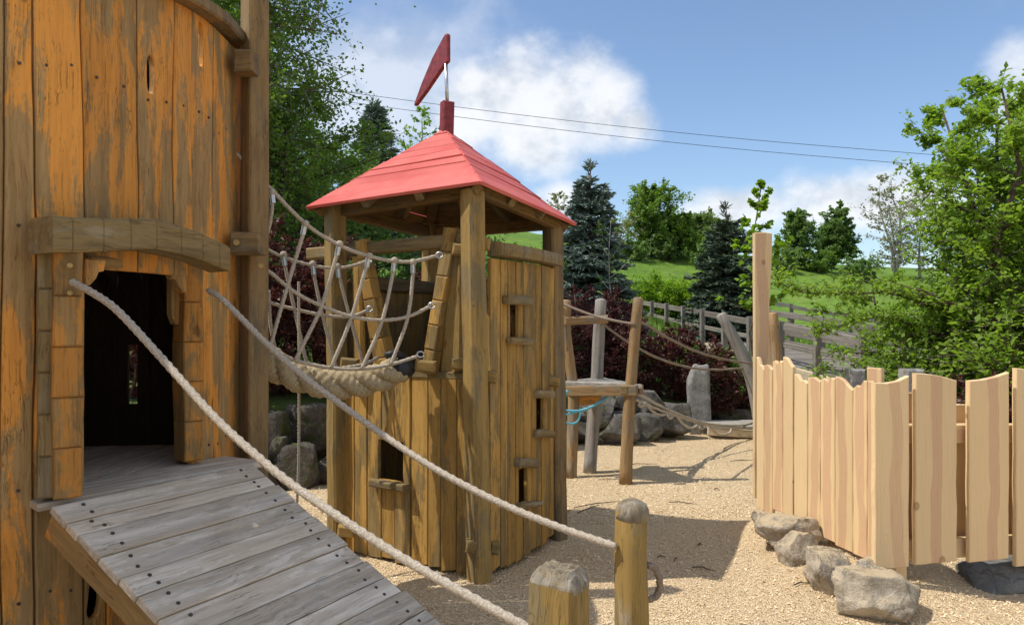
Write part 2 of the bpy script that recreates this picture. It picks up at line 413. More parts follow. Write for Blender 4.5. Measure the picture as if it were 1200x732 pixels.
def stone(name, c1, c2, c3, moss=0., sc_=1.0, spots=.5, dust=0.):
    m, g = material(name); P, O, rn = grain_coords(g)
    a = g.noise(P, 4.5 * sc_, 9, .68); b = g.noise(P, 40 * sc_, 5, .7); v = g.n('ShaderNodeTexVoronoi', {'Vector': P, 'Scale': 70 * sc_}).outputs['Distance']
    c = g.mix(g.step(a, .36, .64), c1, c2)
    c = g.mix(g.math('MULTIPLY', g.step(b, .56, .68), spots), c, c3)
    c = g.mix(g.math('MULTIPLY', g.step(v, .45, .2), .0), c, c1)
    fis = g.n('ShaderNodeTexVoronoi', {'Vector': g.vmath('ADD', P, g.vmath('SCALE', (1, 1, 1), scale=g.math('MULTIPLY', a, .4))), 'Scale': 3.2 * sc_}, feature='DISTANCE_TO_EDGE').outputs['Distance']
    fm = g.math('SUBTRACT', 1., g.step(fis, .0, .028))
    c = g.mix(g.math('MULTIPLY', fm, .10), c, [x * .5 for x in c1])
    ge = g.n('ShaderNodeNewGeometry'); nz = g.n('ShaderNodeSeparateXYZ', {0: ge.outputs['Normal']}).outputs[2]
    if moss:
        mm = g.math('MULTIPLY', g.step(g.noise(P, 6, 7, .7), .52, .62), moss)
        c = g.mix(mm, c, (.055, .07, .018))
    if dust:
        dm = g.math('MULTIPLY', g.step(g.math('ADD', nz, g.math('MULTIPLY', g.math('SUBTRACT', a, .5), 1.6)), .45, .95), dust)
        c = g.mix(dm, c, (.52, .41, .26))
    h = g.math('ADD', g.math('MULTIPLY', a, 1.), g.math('SUBTRACT', g.math('MULTIPLY', b, .22), g.math('MULTIPLY', fm, .10)))
    finish(g, c, .92, h, .9, .05, .1); return m
M_ROCK = stone('grey_granite', (.095, .088, .08), (.185, .172, .153), (.32, .30, .27), .7)
M_ROCKD = stone('dark_mossy_granite', (.06, .054, .046), (.125, .11, .092), (.24, .22, .19), .9)
M_SANDROCK = stone('sandy_fieldstone', (.29, .245, .185), (.50, .43, .335), (.60, .54, .45), 0., 1.2, .45, .85)
M_SLAB = stone('cut_grey_stone', (.14, .14, .13), (.23, .225, .21), (.32, .31, .29), .2, 1.0, .4)
M_MONO = stone('standing_granite', (.24, .23, .215), (.37, .355, .335), (.48, .46, .43), .1, 1.6, .7)

def chip_ground():
    m, g = material('wood_chip_ground'); ge = g.n('ShaderNodeNewGeometry'); P = ge.outputs['Position']
    v = g.n('ShaderNodeTexVoronoi', {'Vector': g.scale(P, (1, 1.0, 1)), 'Scale': 95., 'Randomness': 1.})
    v2 = g.n('ShaderNodeTexVoronoi', {'Vector': P, 'Scale': 42.})
    sc1 = g.n('ShaderNodeSeparateColor', {0: v.outputs['Color']}).outputs[0]
    sc2 = g.n('ShaderNodeSeparateColor', {0: v2.outputs['Color']}).outputs[0]
    c = g.mix(sc1, (.60, .44, .25), (.84, .67, .44))
    c = g.mix(g.math('MULTIPLY', sc2, .30), c, (.48, .35, .20))
    c = g.mix(g.math('MULTIPLY', g.step(v.outputs['Distance'], .45, .75), .38), c, (.26, .17, .09))
    big = g.noise(P, .9, 6, .6)
    c = g.mix(g.math('MULTIPLY', g.step(big, .46, .68), .28), c, (.46, .35, .22))
    nz = g.noise(P, 190, 3, .6)
    dk = g.step(g.noise(P, 15, 6, .72), .66, .73)
    c = g.mix(g.math('MULTIPLY', dk, .45), c, (.16, .10, .055))
    h = g.math('ADD', g.math('ADD', v.outputs['Distance'], g.math('MULTIPLY', v2.outputs['Distance'], .7)), g.math('ADD', g.math('MULTIPLY', nz, .3), g.math('MULTIPLY', g.noise(P, 7, 5, .6), 2.2)))
    finish(g, c, .9, h, .75, .02, .12); return m
M_GROUND = chip_ground()
def island_mat(name, cols, rough=.6, transl=0., tcol=None, spec=.25):
    m, g = material(name); ge = g.n('ShaderNodeNewGeometry'); r = ge.outputs['Random Per Island']
    nd = g.n('ShaderNodeValToRGB', {0: r}); cr = nd.color_ramp
    while len(cr.elements) < len(cols): cr.elements.new(.5)
    for i, c in enumerate(cols): cr.elements[i].position = i / (len(cols) - 1); cr.elements[i].color = (*c, 1)
    col = nd.outputs[0]
    p = g.n('ShaderNodeBsdfPrincipled', {'Base Color': col, 'Roughness': rough, 'Specular IOR Level': spec})
    s = p.outputs[0]
    if transl:
        tcl = g.mix(1., col, tcol or (1.9, 2.0, .9), 'MULTIPLY')
        t = g.n('ShaderNodeBsdfTranslucent', {'Color': tcl})
        s = g.n('ShaderNodeMixShader', {0: transl, 1: s, 2: t.outputs[0]}).outputs[0]
    g.n('ShaderNodeOutputMaterial', {'Surface': s}); return m
M_CHIPS = island_mat('loose_chips', [(.54, .39, .22), (.64, .48, .285), (.72, .555, .345), (.82, .67, .45), (.68, .515, .305), (.84, .71, .52)], .85)
M_LEAF_BIG = island_mat('hawthorn_leaves', [(.13, .205, .03), (.175, .27, .038), (.215, .32, .05), (.18, .28, .055)], .45, .45)
M_LEAF_BIRCH = island_mat('birch_leaves', [(.095, .16, .034), (.125, .205, .042), (.155, .24, .05), (.11, .18, .042)], .45, .42)
M_LEAF_LIME = island_mat('lime_leaves', [(.13, .22, .02), (.17, .28, .025), (.20, .32, .03)], .45, .4)
M_LEAF_MID = island_mat('mid_leaves', [(.10, .165, .06), (.13, .205, .07), (.155, .24, .08)], .5, .4)
M_LEAF_BUSH = island_mat('bush_leaves', [(.055, .115, .016), (.09, .17, .02), (.13, .22, .025)], .5, .35)
M_LEAF_PALE = island_mat('pale_blossom_leaves', [(.20, .20, .13), (.30, .29, .22), (.14, .16, .07), (.36, .35, .28)], .6, .3)
M_LEAF_FAR = island_mat('far_leaves', [(.12, .18, .07), (.15, .215, .085), (.18, .25, .10)], .6, .4)
M_LEAF_RED = island_mat('barberry_leaves', [(.045, .016, .016), (.08, .026, .025), (.12, .042, .034), (.06, .022, .024), (.17, .075, .05)], .45, .25, (1.5, .7, .6))
M_NEEDLE_BLUE = island_mat('blue_needles', [(.085, .13, .105), (.13, .18, .15), (.20, .25, .22)], .6)
M_NEEDLE_DARK = island_mat('dark_needles', [(.045, .072, .046), (.07, .105, .066), (.105, .14, .09)], .6)
M_GRASSBLADE = island_mat('grass_blades', [(.06, .12, .02), (.09, .17, .025), (.12, .21, .03), (.15, .20, .06)], .6, .3)
M_BARK = simple('brown_bark', (.13, .10, .075), .9, 0, 12, .5, .8, .1, bd=.03)
M_BARKP = simple('pale_bark', (.38, .36, .33), .85, 0, 7, .6, .5, .1, bd=.02)
M_TWIG = simple('red_twigs', (.10, .055, .045), .85, 0, 20, .4)
def meadow_mat():
    m, g = material('meadow_grass'); P = g.n('ShaderNodeNewGeometry').outputs['Position']
    a = g.noise(P, .12, 7, .62); b = g.noise(P, 1.7, 8, .68); c_ = g.noise(g.scale(P, (14, 5, 14)), 1., 5, .7)
    c = g.mix(g.step(a, .36, .62), (.115, .215, .026), (.175, .29, .036))
    c = g.mix(g.math('MULTIPLY', g.step(b, .40, .62), .75), c, (.070, .135, .022))
    c = g.mix(g.math('MULTIPLY', g.step(g.noise(P, .45, 6, .7), .50, .64), .55), c, (.20, .27, .055))
    c = g.mix(g.math('MULTIPLY', g.step(c_, .5, .74), .5), c, (.15, .22, .04))
    dn = g.step(g.noise(P, 5, 3, .5), .69, .72)
    dm = g.math('MULTIPLY', dn, g.step(g.noise(P, .16, 4), .52, .6))
    c = g.mix(g.math('MULTIPLY', dm, .8), c, (.55, .42, .03))
    sp = g.n('ShaderNodeSeparateXYZ', {0: P})
    soil = g.math('SUBTRACT', 1., g.step(g.math('ADD', sp.outputs[1], g.math('MULTIPLY', b, 3.)), 13., 16.))
    c = g.mix(g.math('MULTIPLY', soil, .6), c, (.06, .055, .03))
    finish(g, c, .85, g.math('ADD', b, c_), .8, .12, .15); return m
M_MEADOW = meadow_mat()

# ------------------------------------------------------------------ ground
def ground_z(x, y):
    r = math.hypot(x, y)
    k = max(0., 1 - r / 30)
    z = .035 * noise.noise((x * .7, y * .7, 1)) * k + .014 * noise.noise((x * 3.1, y * 3.1, 4)) * k
    for hx, hy, s, a in ((2.12, 4.75, .28, .10), (1.95, 5.5, .30, .09), (3.35, 4.55, .42, -.15), (-.25, 4.35, .3, .03)):
        z += a * math.exp(-((x - hx) ** 2 + (y - hy) ** 2) / (2 * s * s))
    return z
def axis(lo, hi, fine):
    inner = list(np.arange(lo, hi + 1e-6, fine)); s = fine; a = hi; out = []
    while a < 2500: s *= 1.5; a += s; out.append(a)
    b = lo; s = fine; neg = []
    while b > -2500: s *= 1.5; b -= s; neg.append(b)
    return neg[::-1] + inner + out
gx, gy = axis(-4, 6, .09), axis(-1, 13, .09)
gv = [(x, y, ground_z(x, y)) for y in gy for x in gx]; nx = len(gx)
gf = [(j * nx + i, j * nx + i + 1, (j + 1) * nx + i + 1, (j + 1) * nx + i) for j in range(len(gy) - 1) for i in range(nx - 1)]
tag(put('ground', mesh('ground', gv, gf, M_GROUND, smooth=True)), kind='structure')

# bank and meadow: thin-plate surface through surveyed points
LINE = [(-60, -6), (-12, 4.2), (-2.7, 7.45), (.6, 9.9), (2.3, 11.1), (4.2, 13.2), (20, 14.5), (60, 12)]
def yline(x): return float(np.interp(x, [p[0] for p in LINE], [p[1] for p in LINE]))
CP = np.array([(-8, 7, 1.), (-3, 8.3, .85), (-1, 9.8, .75), (1, 11.2, .65), (3, 13.0, .35), (6, 14.5, .1), (10, 15, .05), (16, 15, 0), (-12, 14, 2.3), (-4, 14, 1.8), (1.5, 16, 1.35),
               (4.5, 20, 1.35), (6.5, 19.5, .5), (12.2, 24, .8), (18, 20, .2), (6.6, 35, 2.0), (2.5, 30, 2.8), (11.9, 34, 1.9), (13, 70, 9.2), (33, 80, 8.2), (-10, 40, 6.3),
               (-30, 45, 9), (-15, 70, 12), (0, 70, 10.5), (23, 50, 4.0), (45, 60, 4.6), (60, 90, 8), (-60, 60, 13), (-60, 130, 13), (0, 130, 10), (60, 150, 9), (-24, 14, 3.0), (33, 30, .8),
               (-60, 10, 3), (70, 20, 0)], float)
def tps(d2): return .5 * d2 * np.log(d2 + 1e-9)
_n = len(CP); _K = tps(((CP[:, None, :2] - CP[None, :, :2]) ** 2).sum(-1)) + np.eye(_n) * 2.0
_P = np.c_[np.ones(_n), CP[:, :2]]
_W = np.linalg.solve(np.block([[_K, _P], [_P.T, np.zeros((3, 3))]]), np.r_[CP[:, 2], 0, 0, 0])
def hill(x, y):
    q = tps((x - CP[:, 0]) ** 2 + (y - CP[:, 1]) ** 2)
    z = float(q @ _W[:_n] + _W[_n] + _W[_n + 1] * x + _W[_n + 2] * y)
    s = y - yline(x)
    z += .10 * noise.noise((x * .5, y * .5, 3)) + .25 * noise.noise((x * .08, y * .08, 8)) * min(1, max(0, (y - 20) / 20))
    k = min(1, max(0, (s + .15) / .5)); k = k * k * (3 - 2 * k)
    return -.35 + (max(z, .02) + .35) * k
mx = [-60 + i * 2.2 for i in range(20)] + list(np.arange(-16, 22, .4)) + [22 + i * 2.2 for i in range(24)]
tt = [0] + list(.12 * np.arange(1, 12)) + list(1.4 + .45 * np.arange(1, 45)) + list(21 + 1.9 * np.arange(1, 62))
mv = []
for t in tt:
    for x in mx: y = yline(x) - .3 + t; mv.append((x, y, hill(x, y)))
nx = len(mx)
mf = [(j * nx + i, j * nx + i + 1, (j + 1) * nx + i + 1, (j + 1) * nx + i) for j in range(len(tt) - 1) for i in range(nx - 1)]
tag(put('meadow', mesh('meadow', mv, mf, M_MEADOW, smooth=True)), kind='structure')

# loose chips lying on the ground
rs = np.random.RandomState(3)
def scatter_chips(n, lo, hi, xr, s0, s1):
    y = lo + (hi - lo) * rs.rand(n) ** 1.3; x = (rs.rand(n) * (xr[1] - xr[0]) + xr[0]) * y
    z = np.array([ground_z(a, b) for a, b in zip(x, y)]) + .004
    L = s0 + (s1 - s0) * rs.rand(n) ** 2; W_ = L * (.25 + .4 * rs.rand(n)); a = rs.rand(n) * 6.283
    d = np.c_[np.cos(a), np.sin(a), rs.randn(n) * .35]; e = np.c_[-np.sin(a), np.cos(a), rs.randn(n) * .35]
    c = np.c_[x, y, z + rs.rand(n) * .006]
    q = np.stack([c - d * L[:, None] / 2 - e * W_[:, None] / 2, c + d * L[:, None] / 2 - e * W_[:, None] * .35, c + d * L[:, None] / 2 + e * W_[:, None] / 2, c - d * L[:, None] / 2 + e * W_[:, None] * .4], 1)
    return q.reshape(-1, 3)
chips = np.concatenate([scatter_chips(85000, 2.2, 6.5, (-.75, .8), .006, .018), scatter_chips(40000, 6, 11.5, (-.5, .62), .010, .022)])
tag(put('wood_chips', npmesh('wood_chips', chips, 4, M_CHIPS)), kind='stuff')

# ------------------------------------------------------------------ big curved tower on the left
TC, TR = V((-3.33, 3.87, 0)), 1.8
def arc_at(px):
    s = (px - CX) / F; a = s * s + 1; b = -2 * (s * TC.x + TC.y); c = TC.x ** 2 + TC.y ** 2 - TR ** 2
    d = (-b - math.sqrt(max(b * b - 4 * a * c, 0))) / (2 * a); return V((s * d, d, 0))
big = empty('wooden_tower', (-2.6, 3.4, 0), 'tall curved tower of orange stained planks with arched doorway and ramp, at left edge', 'tower')
TOPZ = 3.13
def edge_wob(k, z): return .022 * noise.noise((k * 7.3, z * .9, 2.2)) + .006 * noise.noise((k * 3.1, z * 3.5, 5))
def wall_plank(P0, P1, k0, k1, z0, z1, mat, holes=(), parent=big, wob=1., t=.035, notch=None):
    ch = P1 - P0; L = ch.length; M = frame((P0 + P1) / 2, ch)
    out = V((-0.0, 0, 0)) + M.col[1].to_3d() * rnd.uniform(-.004, .004); M.translation += out
    n = max(3, int((z1 - z0) / .14)); g_ = .0035
    zs = [z0 + (z1 - z0) * i / n for i in range(n + 1)]
    l = [(-L / 2 + g_ + wob * edge_wob(k0, z), z) for z in zs]; r = [(L / 2 - g_ + wob * edge_wob(k1, z), z) for z in zs]
    return put('plank', slab('plank', [r + l[::-1]] + list(holes), t, mat, .005, wav=.004), M, parent)
def oval(cx, cz, w, h, n=14, egg=0.):
    return [(cx + w / 2 * math.copysign(abs(math.cos(a)) ** .6, math.cos(a)) * (1 + egg * math.sin(a)), cz + h / 2 * math.copysign(abs(math.sin(a)) ** .75, math.sin(a))) for a in [2 * math.pi * i / n for i in range(n)]]
ups = [-130, -62, 4, 41, 98, 163, 203, 226, 250, 268, 285]
for i in range(len(ups) - 1):
    P0, P1 = arc_at(ups[i]), arc_at(ups[i + 1]); L = (P1 - P0).length
    hs = []
    if ups[i] == 163: hs = [oval(-L * .16, 2.72, .045, .17)]
    if ups[i] == 226: hs = [oval(-L * .10, 2.99, .06, .22)]
    if ups[i] == 268: P1 = U(291, 380, 4.25); P1.z = 0
    if 98 <= ups[i] < 226:
        wall_plank(P0, P1, i, i + 1, 1.83, TOPZ, M_ORANGE, hs)
    else:
        wall_plank(P0, P1, i, i + 1, -.05, TOPZ, M_ORANGE, hs)
dn = [98, 124, 168, 200, 226]
for i in range(4):
    P0, P1 = arc_at(dn[i]), arc_at(dn[i + 1]); L = (P1 - P0).length
    wall_plank(P0, P1, 20 + i, 21 + i, -.05, .875, M_ORANGE, [oval(-L * .08, .46, .065, .14, egg=.2)] if i == 0 else [])
# rest of the D-shaped wall: straight back and left side (never seen from outside here), near end brought forward to shade the ramp
pA, pB, pC, pE, pD = V((-1.56, 4.28, 0)), V((-3.75, 4.05, 0)), V((-4.2, 1.5, 0)), V((-2.4, 1.5, 0)), arc_at(-130)
def wall_run(A, B, wdt, k, mat, slot=None):
    n = max(1, round((B - A).length / wdt))
    for i in range(n):
        a, b = A.lerp(B, i / n), A.lerp(B, (i + 1) / n)
        hs = [[(-.026, 1.15), (.026, 1.15), (.026, 1.485), (-.026, 1.485)]] if slot == i else []
        wall_plank(a, b, k + i, k + i + 1, -.05, TOPZ, mat, hs, wob=.5)
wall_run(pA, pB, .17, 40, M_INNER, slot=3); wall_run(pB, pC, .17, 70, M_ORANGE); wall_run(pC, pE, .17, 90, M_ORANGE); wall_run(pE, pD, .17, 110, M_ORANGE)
# floors inside, built of boards
FLZ = .92
def deck_inside(z, name, mat):
    x = -4.0
    k = 0
    while x < -1.5:
        w_ = .14; xm = x + w_ / 2
        dy = TR ** 2 - (max(x + w_, TC.x) - TC.x) ** 2
        y0 = TC.y - math.sqrt(max(dy, 0)) + .085 if dy > .02 else 9.
        if xm < -2.2: y0 = 1.54
        y1 = 4.26 + (xm + 1.56) / 2.19 * .23 - .02
        if y1 - y0 > .15:
            M = frame((xm, y0, z), (1, 0, 0), (0, 1, 0))   # y axis = Z x X = down
            put(name, slab(name, [rect(w_ - .001, y1 - y0, 3, .0, k)], .03, mat, .003), M, big)
        x += w_; k += 1
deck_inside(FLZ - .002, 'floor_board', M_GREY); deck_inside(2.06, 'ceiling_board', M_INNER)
# threshold plate
tL, tR = V((-1.815, 2.80, FLZ + .004)), V((-1.262, 3.70, FLZ + .004))
ex = (tR - tL).normalized(); nrm = V((ex.y, -ex.x, 0))     # out of the wall, towards the ramp
M = frame(tL, nrm, ex)
put('threshold_board', slab('threshold_board', [[(.035, 0), (.05, .3), (.038, .6), (.05, (tR - tL).length), (-.24, (tR - tL).length - .02), (-.22, .05)]], .03, M_GREY, .004), M, big)
# jambs, hewn with saw kerfs: stacked pieces
def jamb(P, w, d, z0, z1, cuts, mat, face, name='jamb_block'):
    M = frame(P, face); vs = []
    zs = [z0 + (z1 - z0) * i / cuts for i in range(cuts + 1)]
    r, l = [], []
    for i, z in enumerate(zs):
        ww = w * (1 + .10 * math.sin(i * 1.7 + w * 40)) / 2
        if 0 < i < cuts:
            for dz, q in ((-.006, 0), (0, .006), (.006, 0)):
                r.append((ww - q, z + dz)); l.append((-ww + q, z + dz))
        else: r.append((ww, z)); l.append((-ww, z))
    for i in range(cuts):
        za, zb = zs[i] + .001, zs[i + 1] - .001; wa, wb_ = (w * (1 + .09 * math.sin(q * 1.7 + w * 40)) / 2 for q in (i, i + 1)); wm = (wa + wb_) / 2 * rnd.uniform(.97, 1.02)
        Mi = M.copy(); Mi.translation += M.col[1].to_3d() * rnd.uniform(-.004, .004)
        put(name, slab(name, [[(wa, za), (wm, (za + zb) / 2), (wb_, zb), (-wb_, zb), (-wm, (za + zb) / 2), (-wa, za)]], d, mat, .006), Mi, big)
face = ex.copy()
jL = U(72, 580, 2.80); jR = U(233, 545, 3.60)
jamb(U(53, 580, 2.80).xy.to_3d() + V((0, .0, 0)), .060, .15, FLZ + .02, 1.895, 6, M_LINTEL, (ex + V((1.6, -.3, 0))).normalized(), 'jamb_side_block')
jamb(U(80, 580, 2.80).xy.to_3d(), .100, .17, FLZ + .02, 1.90, 5, M_JAMB, (ex + V((.55, 0, 0))).normalized())
jamb(V((jR.x - .01, jR.y - .03, 0)), .095, .15, FLZ + .02, 1.90, 5, M_JAMB, (ex + V((.35, 0, 0))).normalized())
# curved brackets below the lintel
for P, sx in ((U(100, 303, 2.93), 1), (U(219, 316, 3.52), -1)):
    q = [(0, 0), (0, -.11), (.02 * sx, -.105), (.045 * sx, -.075), (.055 * sx, -.05), (.075 * sx, -.045), (.085 * sx, 0)]
    put('corner_bracket', slab('corner_bracket', [q], .05, M_ORANGE, .004), frame(P, ex), big)
put('hanging_block', slab('hanging_block', [[(-.05, 0), (.05, 0), (.05, -.24), (.02, -.27), (-.03, -.27), (-.05, -.22)]], .05, M_ORANGE, .006), frame(U(213, 315, 3.60), ex), big)
# lintel: hewn log, arched
la, lb = U(49, 276, 2.74), U(258, 304, 3.52)
def lintel():
    ax = (lb - la); L = ax.length; M = frame(la, (0, 0, 1), ax)     # local z along, x up, y = z cross x
    n = 7; vs, fs = [], []
    cut = [0, .09, .24, .38, .52, .67, .81, .93, 1]
    rows = []
    for i, t in enumerate(cut):
        if 0 < i < len(cut) - 1: rows += [(t - .004, 0), (t, 1), (t + .004, 0)]
        else: rows.append((t, 0))
    prof = [(-.066, -.06), (-.070, .065), (-.055, .078), (.05, .078), (.066, .06), (.068, -.05), (.055, -.062), (-.055, -.066)]
    for t, gq in rows:
        rise = .048 * (1 - abs(2 * t - .95)) + .018 * math.sin(math.pi * t) - .012 * math.sin(6 * t)
        q = .93 if gq else 1
        yj = .012 * noise.noise((t * 5, 3, 1))
        for px_, py_ in prof: vs.append((px_ * q * (1 - .12 * t) + rise, -py_ * q + yj, t * L))
    m_ = len(prof)
    for i in range(len(rows) - 1):
        for k in range(m_):
            j = (k + 1) % m_; fs.append((i * m_ + k, (i + 1) * m_ + k, (i + 1) * m_ + j, i * m_ + j))
    fs += [tuple(range(m_)), tuple(reversed(range((len(rows) - 1) * m_, len(rows) * m_)))]
    # keep outward normals whatever the handedness
    me = mesh('lintel', vs, fs, M_LINTEL)
    import bmesh
    bm = bmesh.new(); bm.from_mesh(me); bmesh.ops.recalc_face_normals(bm, faces=bm.faces); bm.to_mesh(me); bm.free()
    put('lintel', me, M, big)
lintel()
beam('door_head', U(98, 306, 3.02), U(222, 318, 3.62), .05, .06, M_ORANGE, big, side=(0, 0, 1))
# tall corner post and its tie blocks
pp = U(297, 380, 4.12); pp.z = 0
beam('corner_post', (pp.x, pp.y, -.1), (pp.x + .01, pp.y, 3.95), .115, .125, M_DARKBEAM, big, side=(.72, .69, 0), n=9)
for (a, b, w1, w2) in ((U(277, 74, 3.98), U(300, 74, 3.98), .12, .11), (U(273, 286, 3.96), U(309, 286, 3.96), .115, .12)):
    beam('tie_block', a, b, w1, w2, M_DARKBEAM, big, side=(0, 0, 1), n=2, c=.012)
bolts = [sweep([U(306, 311, 4.03), U(306, 311, 4.0)], .014, 10)] + [sweep([U(277, 284, 3.90), U(277, 284, 3.88)], .016, 10)]
put('bolt_cap', mesh('bolt_cap', *join(bolts), M_BRASS), parent=big)
# rim board on top, following the wall
rim = []
for i in range(len(ups) - 1):
    P0, P1 = arc_at(ups[i]), arc_at(ups[i + 1])
rp = [arc_at(px) for px in (-130, -60, 0, 60, 120, 170, 215, 250, 278, 291)]
vs, fs = [], []
for i, p in enumerate(rp):
    nn = (p - TC).normalized(); z = 3.095 + .09 * max(0, (i - 5) / 4) ** 1.2
    for a, b in ((-.07, 0), (.075, 0), (.085, .01), (.08, .06), (.06, .068), (-.07, .068)): q = p + nn * a; vs.append((q.x, q.y, z + b))
for i in range(len(rp) - 1):
    for k in range(6): fs.append((i * 6 + k, i * 6 + (k + 1) % 6, (i + 1) * 6 + (k + 1) % 6, (i + 1) * 6 + k))
fs += [tuple(reversed(range(6))), tuple(range((len(rp) - 1) * 6, len(rp) * 6))]
put('rim_board', mesh('rim_board', vs, fs, M_DARKBEAM), parent=big)
# screw heads on the planks
scr = []
for i in range(len(ups) - 1):
    P0, P1 = arc_at(ups[i]), arc_at(ups[i + 1]); L = (P1 - P0).length; nn = ((P0 + P1) / 2 - TC).normalized()
    for z in (.55, 1.0, 2.0, 2.62):
        if 98 <= ups[i] < 226 and z < 1.85: continue
        for f in ((.25, .75) if L > .15 else (.5,)):
            c = P0.lerp(P1, f + rnd.uniform(-.05, .05)) + V((0, 0, z + rnd.uniform(-.03, .03)))
            scr.append(sweep([c - nn * .01, c + nn * .006], .0065, 7))
tag(put('screw_heads', mesh('screw_heads', *join(scr), M_SCREW), parent=big), kind='stuff')

# ------------------------------------------------------------------ ramp
rL, rR = V((-1.70, 2.76, .925)), V((-1.27, 3.56, .925))
rx = (rR - rL).normalized(); rdir = V((.9, -.43, -.554)).normalized()
ramp = empty('boarded_ramp', (-.9, 2.7, 0), 'grey weathered board ramp sloping down from the dark doorway', 'ramp')
RL = .925 / .554 * V((.9, -.43, -.554)).length
s = 0.; k = 0; W0 = (rR - rL).length
rscr = []
nup = rx.cross(rdir); nup = nup if nup.z > 0 else -nup
wlist = [.105, .075, .13, .125, .10, .12, .115, .12, .10, .13, .11, .12, .125, .11, .12, .11, .12, .13]
while s < RL - .06:
    wd = wlist[k % len(wlist)]
    o = rL + rdir * (s + wd / 2) - rx * .02 + nup * rnd.uniform(-.003, .004)
    M = frame(o, rdir, rx)
    if M.col[1].z > 0: M = frame(o, -rdir, rx)
    ln = W0 + .05 + rnd.uniform(-.012, .012)
    put('ramp_board', slab('ramp_board', [rect(wd - .005, ln, 7, .003, k * 3.3)], .03, M_GREY, .0025, wav=.003), M, ramp)
    for f in (.10, .90):
        for q in (-.22, .25):
            c = o + rx * (ln * f + rnd.uniform(-.015, .015)) + rdir * wd * q
            rscr.append(sweep([c + nup * -.006, c + nup * .0035], .0075, 8))
    s += wd; k += 1
tag(put('screw_heads', mesh('screw_heads', *join(rscr), M_SCREW), parent=ramp), kind='stuff')
for P in (rL + rx * .03, rR - rx * .05):
    a = P - nup * .095 - rdir * .02; b = a + rdir * (RL - .05)
    beam('ramp_stringer', a, b, .13, .05, M_ORANGE, ramp, side=nup, n=8)

# ------------------------------------------------------------------ handrail posts and ropes
pl = empty('handrail_post', (.12, 1.87, 0), 'stout square post with worn top at the bottom edge, left of the slimmer post', 'post')
def hand_post(root, x, y, h, w, d, rot, mat):
    """squared post with a worn bevelled top"""
    vs, fs = [], []
    prof = [(-.5, -.42), (-.42, -.5), (.42, -.5), (.5, -.42), (.5, .42), (.42, .5), (-.42, .5), (-.5, .42)]
    rows = [(-.05, 1), (h * .3, 1.0), (h * .6, .98), (h * .82, .96), (h - .038, .945), (h - .045, .90), (h - .05, .70), (h - .055, .35)]
    for z, q in rows:
        for a, b in prof:
            zz = z + (.012 * noise.noise((a * 4, b * 4, h * 9)) if z > h * .9 else 0)
            vs.append((a * w * q + .006 * noise.noise((z * 3, 1, h)), b * d * q + .006 * noise.noise((z * 3, 7, h)), zz))
    m_ = 8
    for i in range(len(rows) - 1):
        for k in range(m_): fs.append((i * m_ + k, i * m_ + (k + 1) % m_, (i + 1) * m_ + (k + 1) % m_, (i + 1) * m_ + k))
    fs.append(tuple(range((len(rows) - 1) * m_, len(rows) * m_)))
    M = Matrix.Translation((x, y, 0)) @ Matrix.Rotation(rot, 4, 'Z')
    put('post_shaft', mesh('post_shaft', vs, fs, mat), M, root)
    vs, fs = [], []
    n = 12                                       # weathered end: a pillowed grid of end grain, split by two cracks
    for j in range(n + 1):
        for i in range(n + 1):
            a, b = i / n - .5, j / n - .5; e = max(abs(a), abs(b)) * 2
            cr_ = min(abs(a + .08 + .10 * b), abs(a - .22 - .2 * b)); z = h - .004 - .034 * max(0, e - .72) / .28 + .010 * noise.noise((a * 6, b * 6, h)) - .014 * max(0, 1 - cr_ / .03) + .008
            kk = min(1., .90 / max(abs(a) + abs(b), 1e-6)); vs.append((a * w * .96 * kk, b * d * .96 * kk, z))
    for j in range(n):
        for i in range(n): k = j * (n + 1) + i; fs.append((k, k + 1, k + n + 2, k + n + 1))
    ring = [i for i in range(n + 1)] + [j * (n + 1) + n for j in range(1, n + 1)] + [n * (n + 1) + i for i in range(n - 1, -1, -1)] + [j * (n + 1) for j in range(n - 1, 0, -1)]
    b0 = len(vs); vs += [(vs[i][0] * 1.0, vs[i][1] * 1.0, h - .046 - .002 * noise.noise((vs[i][0] * 60, vs[i][1] * 60, 2))) for i in ring]
    for q in range(len(ring)): r2_ = (q + 1) % len(ring); fs.append((ring[q], b0 + q, b0 + r2_, ring[r2_]))
    put('end_grain', mesh('end_grain', vs, fs, M_ENDGRAIN), M, root)
def split_post_mat():
    m = wood('split_post', (.36, .23, .06), (.20, .12, .035), (.28, .22, .12), .42, None, (7, 7, 2.2), .6, .68, .15, .4)
    return m
hand_post(pl, .12, 1.87, .985, .135, .105, R(-32), M_POST)
pr = empty('handrail_post', (.425, 2.66, 0), 'slim rounded upright post with rope loop on its side, in front of the chip area', 'post')
log('post_shaft', [(.43, 2.66, -.05), (.432, 2.66, .45), (.426, 2.66, .80), (.43, 2.66, .93)], [.064, .064, .061, .058], M_POST, pr, 16, bump=.05, dome=.65, step=.08)
log('end_grain', [(.428, 2.66, .902), (.430, 2.66, .925), (.43, 2.66, .936)], [.0598, .0596, .059], M_ENDGRAIN, pr, 16, bump=.05, dome=.65, step=.03)
for root, c, nrm_ in ((pl, V((.12, 1.87, .985)), 0),):
    cap = [(.0, 0)]
